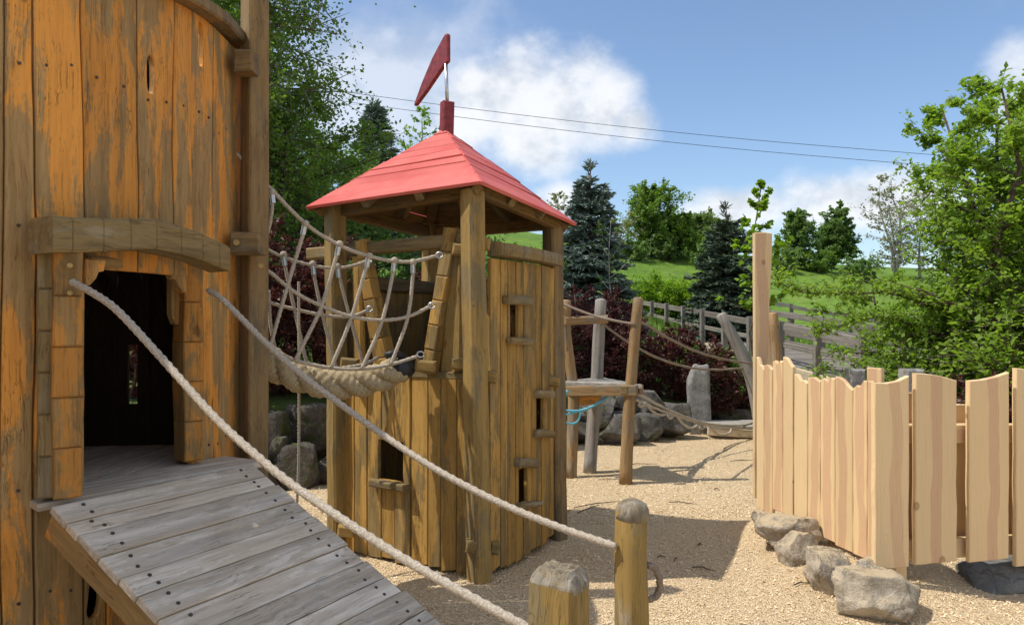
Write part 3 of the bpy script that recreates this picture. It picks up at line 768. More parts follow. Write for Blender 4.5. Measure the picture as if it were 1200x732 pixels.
# ropes from the doorway to the posts
ra = U(82, 329, 2.76); rb = V((.085, 1.93, .80))
def pxcurve(lst, d0, d1):
    x0, x1 = lst[0][0], lst[-1][0]; pts = []
    for px, py in lst:
        # depth along the straight ground line between both ends (perspective-correct)
        f = (px - x0) / (x1 - x0); inv = (1 - f) / d0 + f / d1
        pts.append(U(px, py, 1 / inv))
    return pts
hr = rope('handrail_rope', pxcurve([(84, 330), (112, 345), (140, 366), (190, 420), (250, 487), (300, 533), (350, 573), (450, 640), (530, 687), (610, 731), (636, 748)], 2.76, 1.90), .0130, M_ROPE)
tag(hr, 'long twisted pale rope slanting from left door jamb down across ramp to stout post', 'rope', 'handrail ropes beside the ramp')
r2 = rope('handrail_rope', pxcurve([(244, 340), (262, 352), (310, 400), (355, 440), (400, 474), (450, 510), (500, 543), (550, 571), (600, 595), (660, 619), (722, 640)], 3.50, 2.62), .0135, M_ROPE)
tag(r2, 'long twisted pale rope sagging from right door jamb, passing before roofed tower to slim post', 'rope', 'handrail ropes beside the ramp')
lp = [U(758, 662, 2.66), U(766, 664, 2.67), U(772, 675, 2.68), U(773, 688, 2.69), U(768, 699, 2.69), U(757, 702, 2.68)]
lo = rope('rope_loop', lp, .0125, M_BROWNROPE); tag(lo, 'small rope loop sticking out of the slim rounded post', 'rope')
# knot holes / screws on jamb at rope ends
js = [sweep([U(82, 319 + q, 2.79), U(82, 319 + q, 2.765)], .010, 8) for q in (-8, 24)]
js += [sweep([U(245, 326 + q, 3.52), U(245, 326 + q, 3.49)], .009, 8) for q in (-2, 24)]
for v_, f_ in js: put('screw', mesh('screw', v_, f_, M_BRASS), parent=big)

# ------------------------------------------------------------------ roofed tower in the middle
Nn, Rr, Ll = V((-.20, 4.60, 0)), V((.325, 5.57, 0)), V((-1.20, 5.20, 0)); Fb = Rr + Ll - Nn
tw = empty('roofed_tower', (-.44, 5.38, 0), 'small square play tower of amber boards under a red pyramid roof', 'tower')
PZ = {'N': 2.50, 'R': 2.40, 'L': 2.44, 'F': 2.42}
fdir = (Ll - Nn).normalized(); sdir = (Rr - Nn).normalized()
for P, z, off, lean in ((Nn, 2.43, V((0, -.03, 0)), V((-.045, 0, 0))), (Rr, 2.42, V((.02, 0, 0)), V((-.04, .02, 0))), (Ll, 2.46, V((-.02, 0, 0)), V((-.02, 0, 0))), (Fb, 2.44, V((0, 0, 0)), V((0, 0, 0)))):
    a = P + off; b = a + lean + V((0, 0, z))
    beam('corner_post', a - V((0, 0, .1)), b, .12, .125, M_OLIVE if P is not Rr else M_DARKBEAM, tw, side=sdir * .9 + V((.5, 0, 0)), n=10, wob=.012, c=.014)
# front wall: boards across Nn..Ll, window hole cut through neighbouring boards
def wall(A, B, widths, z0f, z1f, mat, holes=(), bulge=0., wob=.5, t=.03, nm='wall_board'):
    """A = viewer's left end, B = right end seen from outside; holes in metres (s0,s1,z0,z1) along the wall"""
    L = (B - A).length; tot = sum(widths); ax = (B - A).normalized(); out = V((ax.y, -ax.x, 0)); s = 0
    def pt(u): return A + ax * u + out * (bulge * (1 - (2 * u / L - 1) ** 2))
    for k, w_ in enumerate(widths):
        s0 = s * L / tot; s1 = (s + w_) * L / tot; s += w_
        P0, P1 = pt(s0), pt(s1); wd = (P1 - P0).length; M = frame((P0 + P1) / 2, P1 - P0)
        M.translation += M.col[1].to_3d() * rnd.uniform(-.006, .005)
        z0 = z0f((s0 + s1) / 2) ; z1 = z1f((s0 + s1) / 2)
        kk = int(A.x * 1000) * .01 + k
        def ex_(z, q): return wob * edge_wob(kk + q, z)
        lo_, hi_ = -wd / 2 + .003, wd / 2 - .003
        n = 8; zs = [z0 + (z1 - z0) * i / n for i in range(n + 1)]
        lft = [(lo_ + ex_(z, 0), z) for z in zs]; rgt = [(hi_ + ex_(z, 1), z) for z in zs]
        lft[-1] = (lft[-1][0], z1 + rnd.uniform(-.006, .006)); rgt[0] = (rgt[0][0], z0 + rnd.uniform(-.02, .02)); lft[0] = (lft[0][0], z0 + rnd.uniform(-.02, .02))
        loops = [rgt + lft[::-1]]
        for h0, h1, hz0, hz1 in holes:
            a, b = max(h0, s0), min(h1, s1)
            if b - a < .004: continue
            a -= (s0 + s1) / 2; b -= (s0 + s1) / 2
            full_l, full_r = a <= -wd / 2 + .01, b >= wd / 2 - .01
            if full_l and full_r:
                lowz = [z for z in zs if z < hz0 - .02]; hiz = [z for z in zs if z > hz1 + .02]
                loops = None
                for zz in ([*lowz, hz0], [hz1, *hiz]):
                    l2 = [(lo_ + ex_(z, 0), z) for z in zz]; r2_ = [(hi_ + ex_(z, 1), z) for z in zz]
                    put(nm, slab(nm, [r2_ + l2[::-1]], t, mat, .004, wav=.003), M, tw)
                break
            elif full_l:
                lf = [p for p in lft if p[1] < hz0 - .02] + [(lo_, hz0), (b, hz0), (b, hz1), (lo_, hz1)] + [p for p in lft if p[1] > hz1 + .02]
                loops = [rgt + lf[::-1]]; lft = lf
            elif full_r:
                rg = [p for p in rgt if p[1] < hz0 - .02] + [(hi_, hz0), (a, hz0), (a, hz1), (hi_, hz1)] + [p for p in rgt if p[1] > hz1 + .02]
                loops = [rg + lft[::-1]]; rgt = rg
            else:
                loops = loops + [[(a, hz0), (b, hz0), (b, hz1), (a, hz1)]]
        if loops: put(nm, slab(nm, loops, t, mat, .004, wav=.003), M, tw)
ff = (Nn - Ll).normalized(); fl = (Nn - Ll).length
fo = V((ff.y, -ff.x, 0))             # outward of the front wall
if fo.y > 0: fo = -fo
A = Ll + ff * .03 + fo * .01; B = Nn - ff * .05 + fo * .01
wall(A, B, [.10, .12, .13, .12, .14, .14, .11, .13, .12], lambda s: .03, lambda s: 1.255, M_AMBER, [(.315, .535, .555, .82)], wob=.35)
# window sill and dark lining behind the window
def at_front(s, z, out=0.): return A + ff * s + fo * out + V((0, 0, z))
beam('window_sill', at_front(.275, .535, .03), at_front(.595, .525, .03), .05, .06, M_LINTEL, tw, side=(0, 0, 1), n=2, c=.01)
# rail along the top of the front, running on beyond the left post
beam('front_rail', at_front(1.0, 2.14, -.06), at_front(-.40, 2.115, -.06), .085, .075, M_LINTEL, tw, side=(0, 0, 1), n=6, c=.012)
beam('front_plate', at_front(.02, 1.275, -.03), at_front(1.08, 1.275, -.03), .05, .07, M_OLIVE, tw, side=(0, 0, 1), n=4)
# leaning pillars at the bridge opening
def leaner(top, bot, wt, wb, d, mat, t=.07, cuts=0, parent=tw):
    """board standing between two picture-measured ends, width changing"""
    a, b = U(*bot, d), U(*top, d); L = (b - a).length; z = (b - a).normalized()
    M = frame(a, ff, z); n = 8 if not cuts else cuts; r, l = [], []
    for i in range(n + 1):
        q = i / n; w_ = (wb + (wt - wb) * q) / 2 + .006 * noise.noise((q * 4, L, 3))
        if cuts and 0 < i < n:
            for dz, e in ((-.006, 0), (0, .008), (.006, 0)): r.append((w_ - e, L * q + dz)); l.append((-w_ + e, L * q + dz))
        else: r.append((w_, L * q)); l.append((-w_, L * q))
    if not cuts: return put('leaning_pillar', slab('leaning_pillar', [r + l[::-1]], t, mat, .012), M, parent)
    pil = put('leaning_pillar', slab('leaning_pillar', [rect(min(wt, wb) * .7, L - .02, 2)], t * .6, mat, .004), M @ Matrix.Translation((0, t * .2, .01)), parent)
    for i in range(cuts):
        za, zb = L * i / cuts + .001, L * (i + 1) / cuts - .001; wa, wb_ = (wb + (wt - wb) * i / cuts) / 2 * rnd.uniform(.95, 1.04), (wb + (wt - wb) * (i + 1) / cuts) / 2 * rnd.uniform(.95, 1.04)
        put('pillar_block', slab('pillar_block', [[(wa, za), (wb_, zb), (-wb_, zb), (-wa, za)]], t, mat, .008), M @ Matrix.Translation((0, rnd.uniform(-.004, .004), 0)), pil)
leaner((527, 266), (498, 438), .105, .085, 4.72, M_AMBER, .09, 6)
leaner((535, 277), (527, 441), .075, .165, 4.72, M_OLIVE, .05)
leaner((419, 281), (449, 443), .075, .15, 5.08, M_AMBER, .09, 7)
leaner((416, 300), (419, 443), .075, .09, 5.13, M_AMBER, .05)
for px, py, d, w_ in ((499, 428, 4.68, .13), (538, 425, 4.66, .10), (537, 292, 4.66, .07), (410, 425, 5.06, .12), (475, 491, 4.50, .0), (569, 285, 4.62, .06), (576, 440, 4.66, .075), (648, 445, 5.45, .10), (552, 638, 4.52, .06), (580, 640, 4.66, .06), (406, 620, 5.08, .11)):
    if w_: beam('tie_block', U(px - w_ / 2 / d * F, py, d), U(px + w_ / 2 / d * F, py + 2, d), .075, .08, M_OLIVE, tw, side=(0, 0, 1), n=2, c=.012)
# right wall, slightly bowed, to parapet height
A2 = Nn + sdir * .06 + V((.035, 0, 0)); B2 = Rr - sdir * .05 + V((.02, 0, 0))
L2 = (B2 - A2).length
def s_of(px):
    """distance along the right wall where picture column px meets it"""
    k = (px - CX) / F; ax = (B2 - A2).normalized()
    return (k * A2.y - A2.x) / (ax.x - k * ax.y)
def z_of(px, py):
    p = A2 + (B2 - A2).normalized() * s_of(px); return EYE - (py - HY) / F * p.y
holes2 = [(s_of(594), s_of(603), z_of(598, 397), z_of(598, 357)), (s_of(624), s_of(633), z_of(628, 503), z_of(628, 466)), (s_of(603), s_of(612), z_of(607, 588), z_of(607, 548))]
wall(A2, B2, [.11, .08, .11, .10, .11, .10, .09, .11, .10, .09], lambda s: .04, lambda s: 2.02, M_AMBER, holes2, bulge=.035, wob=.3)
o2 = V(((B2 - A2).normalized().y, -(B2 - A2).normalized().x, 0))
def at_right(px, py, out=.05):
    p = A2 + (B2 - A2).normalized() * s_of(px); z = EYE - (py - HY) / F * p.y; return V((p.x, p.y, z)) + o2 * out
for (xa, ya, xb, yb, h_, w_) in ((585, 351, 613, 353, .06, .07), (589, 399, 614, 400, .045, .06), (621, 461, 639, 462, .055, .07), (619, 507, 640, 508, .05, .06), (598, 541, 621, 542, .06, .07), (599, 592, 625, 588, .04, .07)):
    beam('slot_block', at_right(xa, ya), at_right(xb, yb), h_, w_, M_LINTEL, tw, side=(0, 0, 1), n=2, c=.014)
# curved cap on the right wall
cp = []
for u in np.linspace(.02, .99, 9): cp.append(A2.lerp(B2, u) + o2 * (.035 * (1 - (2 * u - 1) ** 2) + .015) + V((0, 0, 2.075 - .0 * u)))
vs, fs = [], []
for p in cp:
    for a, b in ((-.05, -.045), (.05, -.04), (.06, 0), (.05, .04), (0, .05), (-.05, .04)): q = p + o2 * a; vs.append((q.x, q.y, p.z + b))
for i in range(len(cp) - 1):
    for k in range(6): fs.append((i * 6 + k, i * 6 + (k + 1) % 6, (i + 1) * 6 + (k + 1) % 6, (i + 1) * 6 + k))
fs += [tuple(reversed(range(6))), tuple(range((len(cp) - 1) * 6, len(cp) * 6))]
put('wall_cap', mesh('wall_cap', vs, fs, M_LINTEL), parent=tw)
# back and left walls
sb = (Fb - Ll)
wall(Rr - sdir * .0 + V((-.06, .02, 0)), Fb + V((.06, 0, 0)), [.12] * 9, lambda s: .02, lambda s: 1.96 + .02 * math.sin(s * 30), M_AMBER, [(.30, .46, 1.45, 1.75)], wob=.4)
wall(Fb + V((-.0, -.06, 0)), Ll + V((.0, .06, 0)), [.12] * 9, lambda s: .02, lambda s: 1.90, M_OLIVE, wob=.4)
beam('inner_rail', Fb.lerp(Ll, .06) + V((.05, 0, 1.90)), Fb.lerp(Ll, .94) + V((.05, 0, 1.90)), .10, .05, M_DARKBEAM, tw, side=(0, 0, 1))
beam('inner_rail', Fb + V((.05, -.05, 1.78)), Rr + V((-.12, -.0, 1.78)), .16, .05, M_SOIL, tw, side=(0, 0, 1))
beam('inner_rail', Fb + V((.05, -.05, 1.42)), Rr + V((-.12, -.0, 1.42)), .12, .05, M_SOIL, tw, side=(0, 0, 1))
# platform
for k in range(9):
    u0 = .03 + k * .105
    a = Nn.lerp(Rr, u0 + .05) + (Ll - Nn) * .06 + V((0, 0, 1.20)); b = Nn.lerp(Rr, u0 + .05) + (Ll - Nn) * .94 + V((0, 0, 1.20))
    beam('floor_board', a, b, .105, .03, M_OLIVE, tw, side=sdir, n=3)
# roof
apx = V((-.49, 5.40, 3.03))
ctr = (Rr + Ll) / 2
def eave(P, z, k): q = ctr + (P - ctr) * k; return V((q.x, q.y, z))
eN, eR, eL, eF = U(563, 211, 4.42), U(673, 261, 5.60), U(361, 241, 5.16), eave(Fb, 2.38, 1.22)
roof = put('roof', mesh('roof', *join([sweep([e + V((0, 0, -.075)) + (apx - e) * .06, apx + V((0, 0, -.10))], .042, 4) for e in (eN, eR, eL, eF)]), M_SOIL), Matrix.Translation((0, 0, 0)), tw)
def roof_face(B, C, nb=9, seed=0):
    """B,C eave corners, seen from outside B is at the left"""
    zax = (C - B).normalized(); mid = (B + C) / 2; up = apx - B; up = (up - zax * up.dot(zax)); H = up.length; up.normalize()
    zf = (apx - B).dot(zax); L = (C - B).length
    M = frame(B, up, zax)
    if M.col[1].z > 0: M = frame(B, -up, zax); sg = -1
    else: sg = 1
    r_ = random.Random(seed); ts = np.cumsum([0] + [r_.uniform(.75, 1.3) for _ in range(nb)]); ts = ts / ts[-1]
    for i in range(nb):
        t0, t1 = ts[i] - (.004 if i else .02), ts[i + 1] - r_.uniform(.004, .012)
        lft = lambda t: zf * t; rgt = lambda t: L + (zf - L) * t
        j = (lambda: r_.uniform(-.002, .002))
        q = [(sg * H * t0, lft(t0) + .004), (sg * H * t0 + sg * .006 * r_.uniform(-1, 1), (lft(t0) + rgt(t0)) / 2), (sg * H * t0, rgt(t0) - .004),
             (sg * H * t1, rgt(t1) - .004), (sg * H * t1 + sg * .006 * r_.uniform(-1, 1), (lft(t1) + rgt(t1)) / 2), (sg * H * t1, lft(t1) + .004)]
        Mi = M.copy(); Mi.translation = M.translation - M.col[1].to_3d() * (r_.uniform(0, .007))
        # each board's lower edge rides on the one below
        Mi = Mi @ Matrix.Translation((sg * H * t0, 0, 0)) @ Matrix.Rotation(sg * R(.35 + r_.uniform(-.45, .6)), 4, 'Z') @ Matrix.Rotation(R(r_.uniform(-.45, .45)), 4, 'X') @ Matrix.Translation((-sg * H * t0, 0, 0))
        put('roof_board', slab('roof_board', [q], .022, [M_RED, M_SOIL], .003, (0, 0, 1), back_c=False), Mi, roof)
for k, (b, c) in enumerate(((eL, eN), (eN, eR), (eR, eF), (eF, eL))): roof_face(b, c, 9, k + 1)
# rafters below
for a, b in ((eL, eN), (eN, eR), (eR, eF), (eF, eL)):
    for u in (.33, .67):
        p = a.lerp(b, u); q = apx.lerp(a.lerp(b, .5), .12)
        p2 = p + (q - p) * .05 + V((0, 0, -.06)); q2 = q + V((0, 0, -.09))
        beam('rafter', p2, q2, .055, .075, M_DARKBEAM, roof, side=(b - a), n=3)
for P, Q, za, zb in ((Ll, Nn, 2.40, 2.44), (Nn, Rr, 2.44, 2.36), (Rr, Fb, 2.36, 2.36), (Fb, Ll, 2.36, 2.40)):
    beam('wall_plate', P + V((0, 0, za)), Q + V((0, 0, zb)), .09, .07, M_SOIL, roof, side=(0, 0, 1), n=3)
fin_ = beam('finial', apx + V((.012, 0, -.06)), apx + V((.018, 0, .19)), .085, .085, M_DRED, tw, side=(.9, .45, 0), n=2, c=.008, wob=.001)
put('flagpole', mesh('flagpole', *sweep([apx + V((.018, 0, .16)), apx + V((.008, 0, .47))], .013, 10), M_METAL, smooth=True), parent=tw)
fx = V((-.42, .62, 0)).normalized()
put('flag', slab('flag', [[(.03, .375), (.03, .57), (.01, .585), (-.03, .57), (-.20, .47), (-.37, .33), (-.50, .20), (-.50, .182), (-.48, .18), (-.30, .245), (-.15, .31), (-.03, .36)][::-1]], .032, M_DRED, .006),
    frame(apx + V((.002, -.016, .10)), -fx), tw)

# ------------------------------------------------------------------ rope bridge between the towers
br = empty('rope_bridge', U(400, 440, 4.75), 'sagging bridge of thick twisted cable with rope net sides between the two towers', 'rope bridge')
def dn_(px): return 4.20 + (px - 315) / 200 * .48
def df_(px): return 4.75 + (px - 315) / 120 * .30
def nr(lst, off=0.): return [U(px, py, dn_(px) + off) for px, py in lst]
def fr(lst, off=0.): return [U(px, py, df_(px) + off) for px, py in lst]
# fat cable of three strands
cl = [U(270, 385, 4.25), U(300, 410, 4.35), U(330, 433, 4.42), U(365, 446, 4.50), U(400, 450, 4.56), U(432, 446, 4.63), U(455, 438, 4.66), U(470, 431, 4.68)]
C = resample(cl, .022); n = len(C); sarc = [0.]
for i in range(1, n): sarc.append(sarc[-1] + (C[i] - C[i - 1]).length)
for k in range(3):
    pts = []
    for i in range(n):
        T = (C[min(i + 1, n - 1)] - C[max(i - 1, 0)]).normalized(); X = T.cross(V((0, 0, 1))).normalized(); Y = T.cross(X)
        a = 2 * math.pi * (sarc[i] / .40 + k / 3); pts.append(C[i] + (X * math.cos(a) + Y * math.sin(a)) * .046)
    pts = resample(pts, .0075)
    rad_ = [.048 * (1 + .075 * math.cos(2 * math.pi * i * .0075 / .030)) for i in range(len(pts))]
    vs, fs = sweep(pts, rad_, 14)
    put('cable_strand', mesh('cable_strand', vs, fs, M_HAWSER, smooth=True), parent=br)
put('cable_cap', mesh('cable_cap', *sweep([U(462, 435, 4.66), U(470, 432, 4.67), U(478, 429, 4.68), U(483, 427, 4.68)], [.066, .076, .07, .05], 16), M_CAP, smooth=True), parent=br)
put('cable_strap', mesh('cable_strap', *sweep([U(452, 417, 4.60), U(462, 413, 4.63), U(473, 418, 4.66)], .022, 8), M_CAP, smooth=True), parent=br)
net = M_ROPE; rr_ = .0115
def netrope(pts, r=rr_): rope('net_rope', pts, r, net, br, nseg=7, step=.016, pitch=.03)
netrope(nr([(268, 170), (300, 204), (318, 222), (358, 262), (397, 287), (432, 300), (462, 306), (485, 306), (515, 299)]), .0115)
netrope(fr([(285, 278), (315, 293), (332, 301), (366, 311), (395, 314), (418, 310), (432, 305)]), .0105)
netrope(nr([(270, 286), (315, 318), (345, 342), (376, 358), (412, 371), (448, 375), (478, 371), (506, 358)]))
netrope(fr([(285, 342), (315, 354), (345, 362), (378, 369), (410, 371), (432, 363)]))
netrope(nr([(270, 385), (315, 411), (345, 422), (388, 431), (424, 432), (458, 427), (490, 417)], .04))
netrope(fr([(290, 405), (323, 412), (360, 428), (394, 431), (425, 427), (445, 418)], -.1))
for lst in ([(320, 226), (316, 262), (300, 320)], [(358, 265), (336, 338), (315, 411)], [(397, 290), (377, 358), (346, 422)], [(432, 303), (412, 371), (388, 431)], [(463, 309), (448, 375), (424, 432)], [(485, 310), (478, 371), (458, 427)]): netrope(nr(lst))
for lst in ([(315, 340), (317, 380), (323, 411)], [(332, 303), (345, 362), (360, 428)], [(366, 313), (378, 369), (394, 431)], [(396, 317), (410, 371), (426, 427)]): netrope(fr(lst))
sl_, kn = [], []
for px, py, f, dxx in ((319, 233, dn_, 1), (357, 270, dn_, -2), (397, 294, dn_, -2), (432, 308, dn_, -2), (462, 313, dn_, -1), (484, 315, dn_, 0), (333, 306, df_, 1), (367, 317, df_, 1), (396, 320, df_, 1)):
    d = f(px); a, b = U(px, py - 5, d - .004), U(px + dxx, py + 5, d - .004)
    sl_.append(sweep([a, a.lerp(b, .5), b], .0155, 10)); c = U(px - dxx * .5, py - 8, d - .004)
    kn.append(sweep([c + V((0, 0, -.022)), c + V((0, 0, -.012)), c + V((0, 0, .012)), c + V((0, 0, .02))], [.010, .023, .021, .008], 9))
for (v, f) in sl_: put('sleeve', mesh('sleeve', v, f, M_SLEEVE, smooth=False), parent=br)
for (v, f) in kn: put('knot', mesh('knot', v, f, M_ROPE, smooth=True), parent=br)
for px, py, d in ((515, 299, dn_(515)), (506, 358, dn_(506)), (493, 415, dn_(490)), (432, 305, df_(432)), (433, 362, df_(432))):
    c = U(px, py, d - .01); ring = [c + V((.022 * math.cos(a), -.004, .018 * math.sin(a))) for a in np.linspace(0, 6.283, 11)]
    put('shackle', mesh('shackle', *sweep(ring, .006, 6), M_METAL, smooth=True), parent=br)
hang = rope('hanging_rope', [U(350, 330, 4.62), U(350.5, 450, 4.62), U(350, 540, 4.62), U(347, 607, 4.62)], .0085, M_ROPE)
tag(hang, 'thin vertical rope hanging below the bridge in front of the boulders', 'rope')

# ------------------------------------------------------------------ log tripod with seat platform
tri = empty('log_stand', (.9, 7.8, 0), 'three tall log legs carrying a small triangular wooden seat, crossbar near the top', 'climbing frame')
def lp_(lst, d0, d1): return [U(px, py, d0 + (d1 - d0) * i / (len(lst) - 1)) for i, (px, py) in enumerate(lst)]
la_ = [U(669, 560, 7.80), U(671, 505, 7.82), U(672, 460, 7.84), U(667, 420, 7.84), U(663, 390, 7.84), U(663, 353, 7.84)]
lb_ = [U(691, 554, 8.05), U(695, 495, 8.08), U(699, 455, 8.10), U(701, 410, 8.1), U(704, 352, 8.1)]
lc_ = [U(733, 568, 7.44), U(736, 500, 7.45), U(740, 440, 7.45), U(744, 390, 7.45), U(748, 350, 7.45)]
log('log_leg', la_, [.066, .062, .058, .056, .052], M_LOG, tri); log('log_leg', lb_, [.072, .070, .068, .066, .062], M_GREYLOG, tri, label='weathered grey log leg'); log('log_leg', lc_, [.066, .062, .060, .056, .052], M_LOG, tri)
beam('crossbar', U(660, 376, 7.76), U(712, 374, 8.0), .09, .06, M_LOG, tri, side=(0, 0, 1), n=4, c=.02)
qa, qb, qc = U(664, 449, 7.74), U(704, 446, 8.22), U(750, 449, 7.36)
put('seat', slab('seat', [[(p - qa).to_2d().to_tuple() for p in (qa, qc + V((.02, 0, 0)), qb + V((.06, .06, 0)), qb + V((-.08, .06, 0)), qa + V((-.05, .05, 0)))]], .045, M_GREYLOG, .006),
    Matrix(((1, 0, 0, qa.x), (0, 0, 1, qa.y), (0, -1, 0, 0), (0, 0, 0, 1))) if False else Matrix.Translation((qa.x, qa.y, qa.z + .02)) @ Matrix(((1, 0, 0, 0), (0, 0, 1, 0), (0, -1, 0, 0), (0, 0, 0, 1))), tri)
beam('seat_beam', U(663, 458, 7.70), U(747, 457, 7.37), .105, .06, M_LOG, tri, side=(0, 0, 1), n=3)
beam('seat_beam', U(752, 456, 7.40), U(706, 452, 8.2), .10, .05, M_LOG, tri, side=(0, 0, 1), n=3)
beam('seat_beam', U(668, 470, 7.80), U(702, 468, 8.05), .10, .05, M_ORANGE, tri, side=(0, 0, 1), n=3)
beam('end_block', U(727, 457, 7.32), U(736, 457, 7.30), .085, .06, M_LINTEL, tri, side=(0, 0, 1), n=1)
bl = empty('blue_cord', U(690, 470, 7.6), 'light blue cord looped under the seat of the log stand', 'rope')
for lst in ([(663, 458), (660, 466), (652, 478), (658, 480), (678, 481), (696, 475), (710, 466), (719, 457)], [(652, 478), (657, 486), (672, 483), (690, 478), (706, 468)], [(658, 488), (664, 495), (672, 496), (678, 492), (680, 483)], [(659, 458), (662, 464), (665, 457)]):
    rope('cord', [U(a, b, 7.58) for a, b in lst], .012, M_BLUE, bl, nseg=7, step=.03, pitch=.05)
# leaning pole, low platform and the ropes strung between
lean = log('leaning_pole', [U(893, 508, 9.9), U(889, 480, 9.9), U(880, 440, 9.9), U(862, 400, 9.9), U(845, 369, 9.9)], [.095, .095, .09, .08, .068], M_GREYLOG)
tag(lean, 'bent grey pole leaning left beside the new fence, ropes tied to it', 'pole')
p2 = log('upright_log', [U(911, 470, 8.2), U(909, 420, 8.2), U(905, 368, 8.2)], [.075, .07, .06], M_LOG)
tag(p2, 'rough round log post standing just behind the tall pale board', 'post')
for lst, d0, d1, lab, r_ in (([(650, 352), (662, 357), (700, 371), (744, 380)], 7.8, 7.4, 'sagging brown rope linking the tops of the log stand', .014),
                         ([(748, 379), (757, 380), (785, 397), (820, 413), (860, 423), (900, 427)], 7.45, 9.9, 'upper brown hand rope from log stand to leaning pole', .014),
                         ([(702, 374), (712, 384), (738, 402), (770, 419), (806, 430), (840, 433), (873, 431)], 8.0, 9.9, 'lower brown hand rope from log stand to leaning pole', .014)):
    o = rope('hand_rope', [U(a, b, d0 + (d1 - d0) * (a - lst[0][0]) / (lst[-1][0] - lst[0][0])) for a, b in lst], r_, M_BROWNROPE, nseg=7, step=.05, pitch=.06)
    tag(o, lab, 'rope', 'brown ropes at the log stand')
low = empty('rope_walkway', U(800, 490, 8.8), 'low looped rope walkway from log stand down to the low wooden step', 'rope walkway')
def dw(px): return 7.4 + (px - 745) / 130 * 3.0
for lst in ([(745, 461), (753, 464), (775, 476), (800, 487), (825, 495), (850, 498), (875, 497), (890, 490)], [(745, 468), (760, 475), (790, 486), (820, 495), (845, 499), (887, 503)],
            [(750, 470), (748, 474), (751, 476), (756, 472), (765, 482), (776, 486), (786, 482), (789, 486), (786, 490), (783, 487), (790, 483), (800, 496), (810, 501), (820, 497), (826, 495), (826, 501), (820, 501), (828, 497), (842, 509), (855, 507), (858, 500)]):
    rope('walk_rope', [U(a, b, dw(a)) for a, b in lst], .014, M_ROPE, low, nseg=7, step=.04, pitch=.05)
step_ = empty('wooden_step', U(860, 508, 10.6), 'low grey wooden step platform at the end of the rope walkway', 'platform')
for k in range(4):
    a = U(829, 500, 10.4) + V((0, k * .17, 0)); beam('step_board', a, a + V((.85, 0, .0)), .16, .05, M_GREYLOG, step_, side=(0, 1, 0), n=3)
beam('step_edge', U(829, 505, 10.35), U(829, 505, 10.35) + V((.85, 0, -.06)), .10, .05, M_PALE, step_, side=(0, 0, 1), n=3)
mono = None

# ------------------------------------------------------------------ rocks
def rock(name, c, size, seed, mat, sub=3, cuts=9, rough=.10, rot=0., hr=(.55, .80)):
    import bmesh
    bm = bmesh.new(); bmesh.ops.create_icosphere(bm, subdivisions=sub, radius=1.0)
    r_ = random.Random(seed); planes = []
    for i in range(cuts):
        d = V((r_.gauss(0, 1), r_.gauss(0, 1), r_.gauss(0, .8))).normalized(); planes.append((d, r_.uniform(*hr)))
    for d in (V((0, -1, .12)), V((0, 0, 1)), V((1, 0, .1)), V((-1, .1, 0))): planes.append((d.normalized(), .66))
    for v in bm.verts:
        p = v.co.copy()
        for d, h in planes:
            k = p.dot(d)
            if k > h: p -= d * (k - h)
        p += p.normalized() * (rough * noise.noise(p * 2.1 + V((seed, 0, 0))) + rough * .5 * noise.noise(p * 5.3 + V((0, seed, 0))) + rough * .22 * noise.noise(p * 12 + V((0, 0, seed))))
        v.co = V((p.x * size[0] / .68, p.y * size[1] / .68, p.z * size[2] / .68))
    me = bpy.data.meshes.new(name); bm.to_mesh(me); bm.free(); me.materials.append(mat)
    me.polygons.foreach_set('use_smooth', [True] * len(me.polygons))
    return put(name, me, Matrix.Translation(c) @ Matrix.Rotation(rot, 4, 'Z'))
def boulder(x0, y0, x1, y1, d, seed, mat, label, depth=.8, group='boulders of the dry stone wall', sub=3, cuts=9):
    c = U((x0 + x1) / 2, (y0 + y1) / 2, d); w_ = (x1 - x0) / 2 / F * d; h_ = (y1 - y0) / 2 / F * d
    o = rock('boulder', c, (w_ * 1.04, w_ * depth, h_ * 1.04), seed, mat, 4, 12, .075, 0., (.5, .78)); tag(o, label, 'boulder', group); return o
G2 = 'boulders behind the rope bridge'
boulder(340, 474, 402, 532, 7.75, 1, M_ROCKD, 'big speckled boulder, top one beside the left post of the roofed tower', group=G2)
boulder(304, 482, 340, 545, 7.5, 2, M_ROCKD, 'rounded upper boulder right beside the tall corner post', group=G2)
boulder(322, 520, 374, 578, 7.35, 3, M_ROCKD, 'dark mossy lower boulder behind the hanging rope', group=G2)
boulder(368, 532, 410, 572, 7.55, 4, M_ROCKD, 'small squarish lower boulder under the big speckled one', group=G2)
boulder(286, 540, 326, 592, 7.2, 5, M_ROCKD, 'dark low boulder partly hidden by the ramp edge', group=G2)
boulder(316, 512, 340, 540, 7.35, 6, M_ROCKD, 'narrow wedge stone stuck between two mossy boulders', group=G2)
boulder(402, 480, 470, 540, 8.2, 7, M_ROCKD, 'boulder hidden behind the left part of the roofed tower', group=G2)
boulder(470, 478, 540, 535, 8.8, 8, M_ROCKD, 'boulder hidden behind the middle of the roofed tower', group=G2)
boulder(540, 470, 600, 530, 9.2, 9, M_ROCK, 'boulder hidden behind the right wall of the roofed tower', group=G2)
G3 = 'boulders behind the log stand'
boulder(596, 476, 668, 527, 9.6, 10, M_ROCK, 'low dark boulder behind the left leg of the log stand', group=G3)
boulder(672, 462, 722, 496, 10.0, 11, M_ROCK, 'brownish upper boulder under the seat of the log stand', group=G3)
boulder(664, 494, 706, 518, 9.9, 12, M_ROCKD, 'flat lower boulder between the two rear legs of the log stand', group=G3)
boulder(700, 484, 752, 520, 9.95, 13, M_ROCK, 'dark squarish boulder touching the right log leg on its left', group=G3)
boulder(716, 463, 748, 490, 10.3, 14, M_ROCKD, 'small upper boulder just left of the right log leg', group=G3)
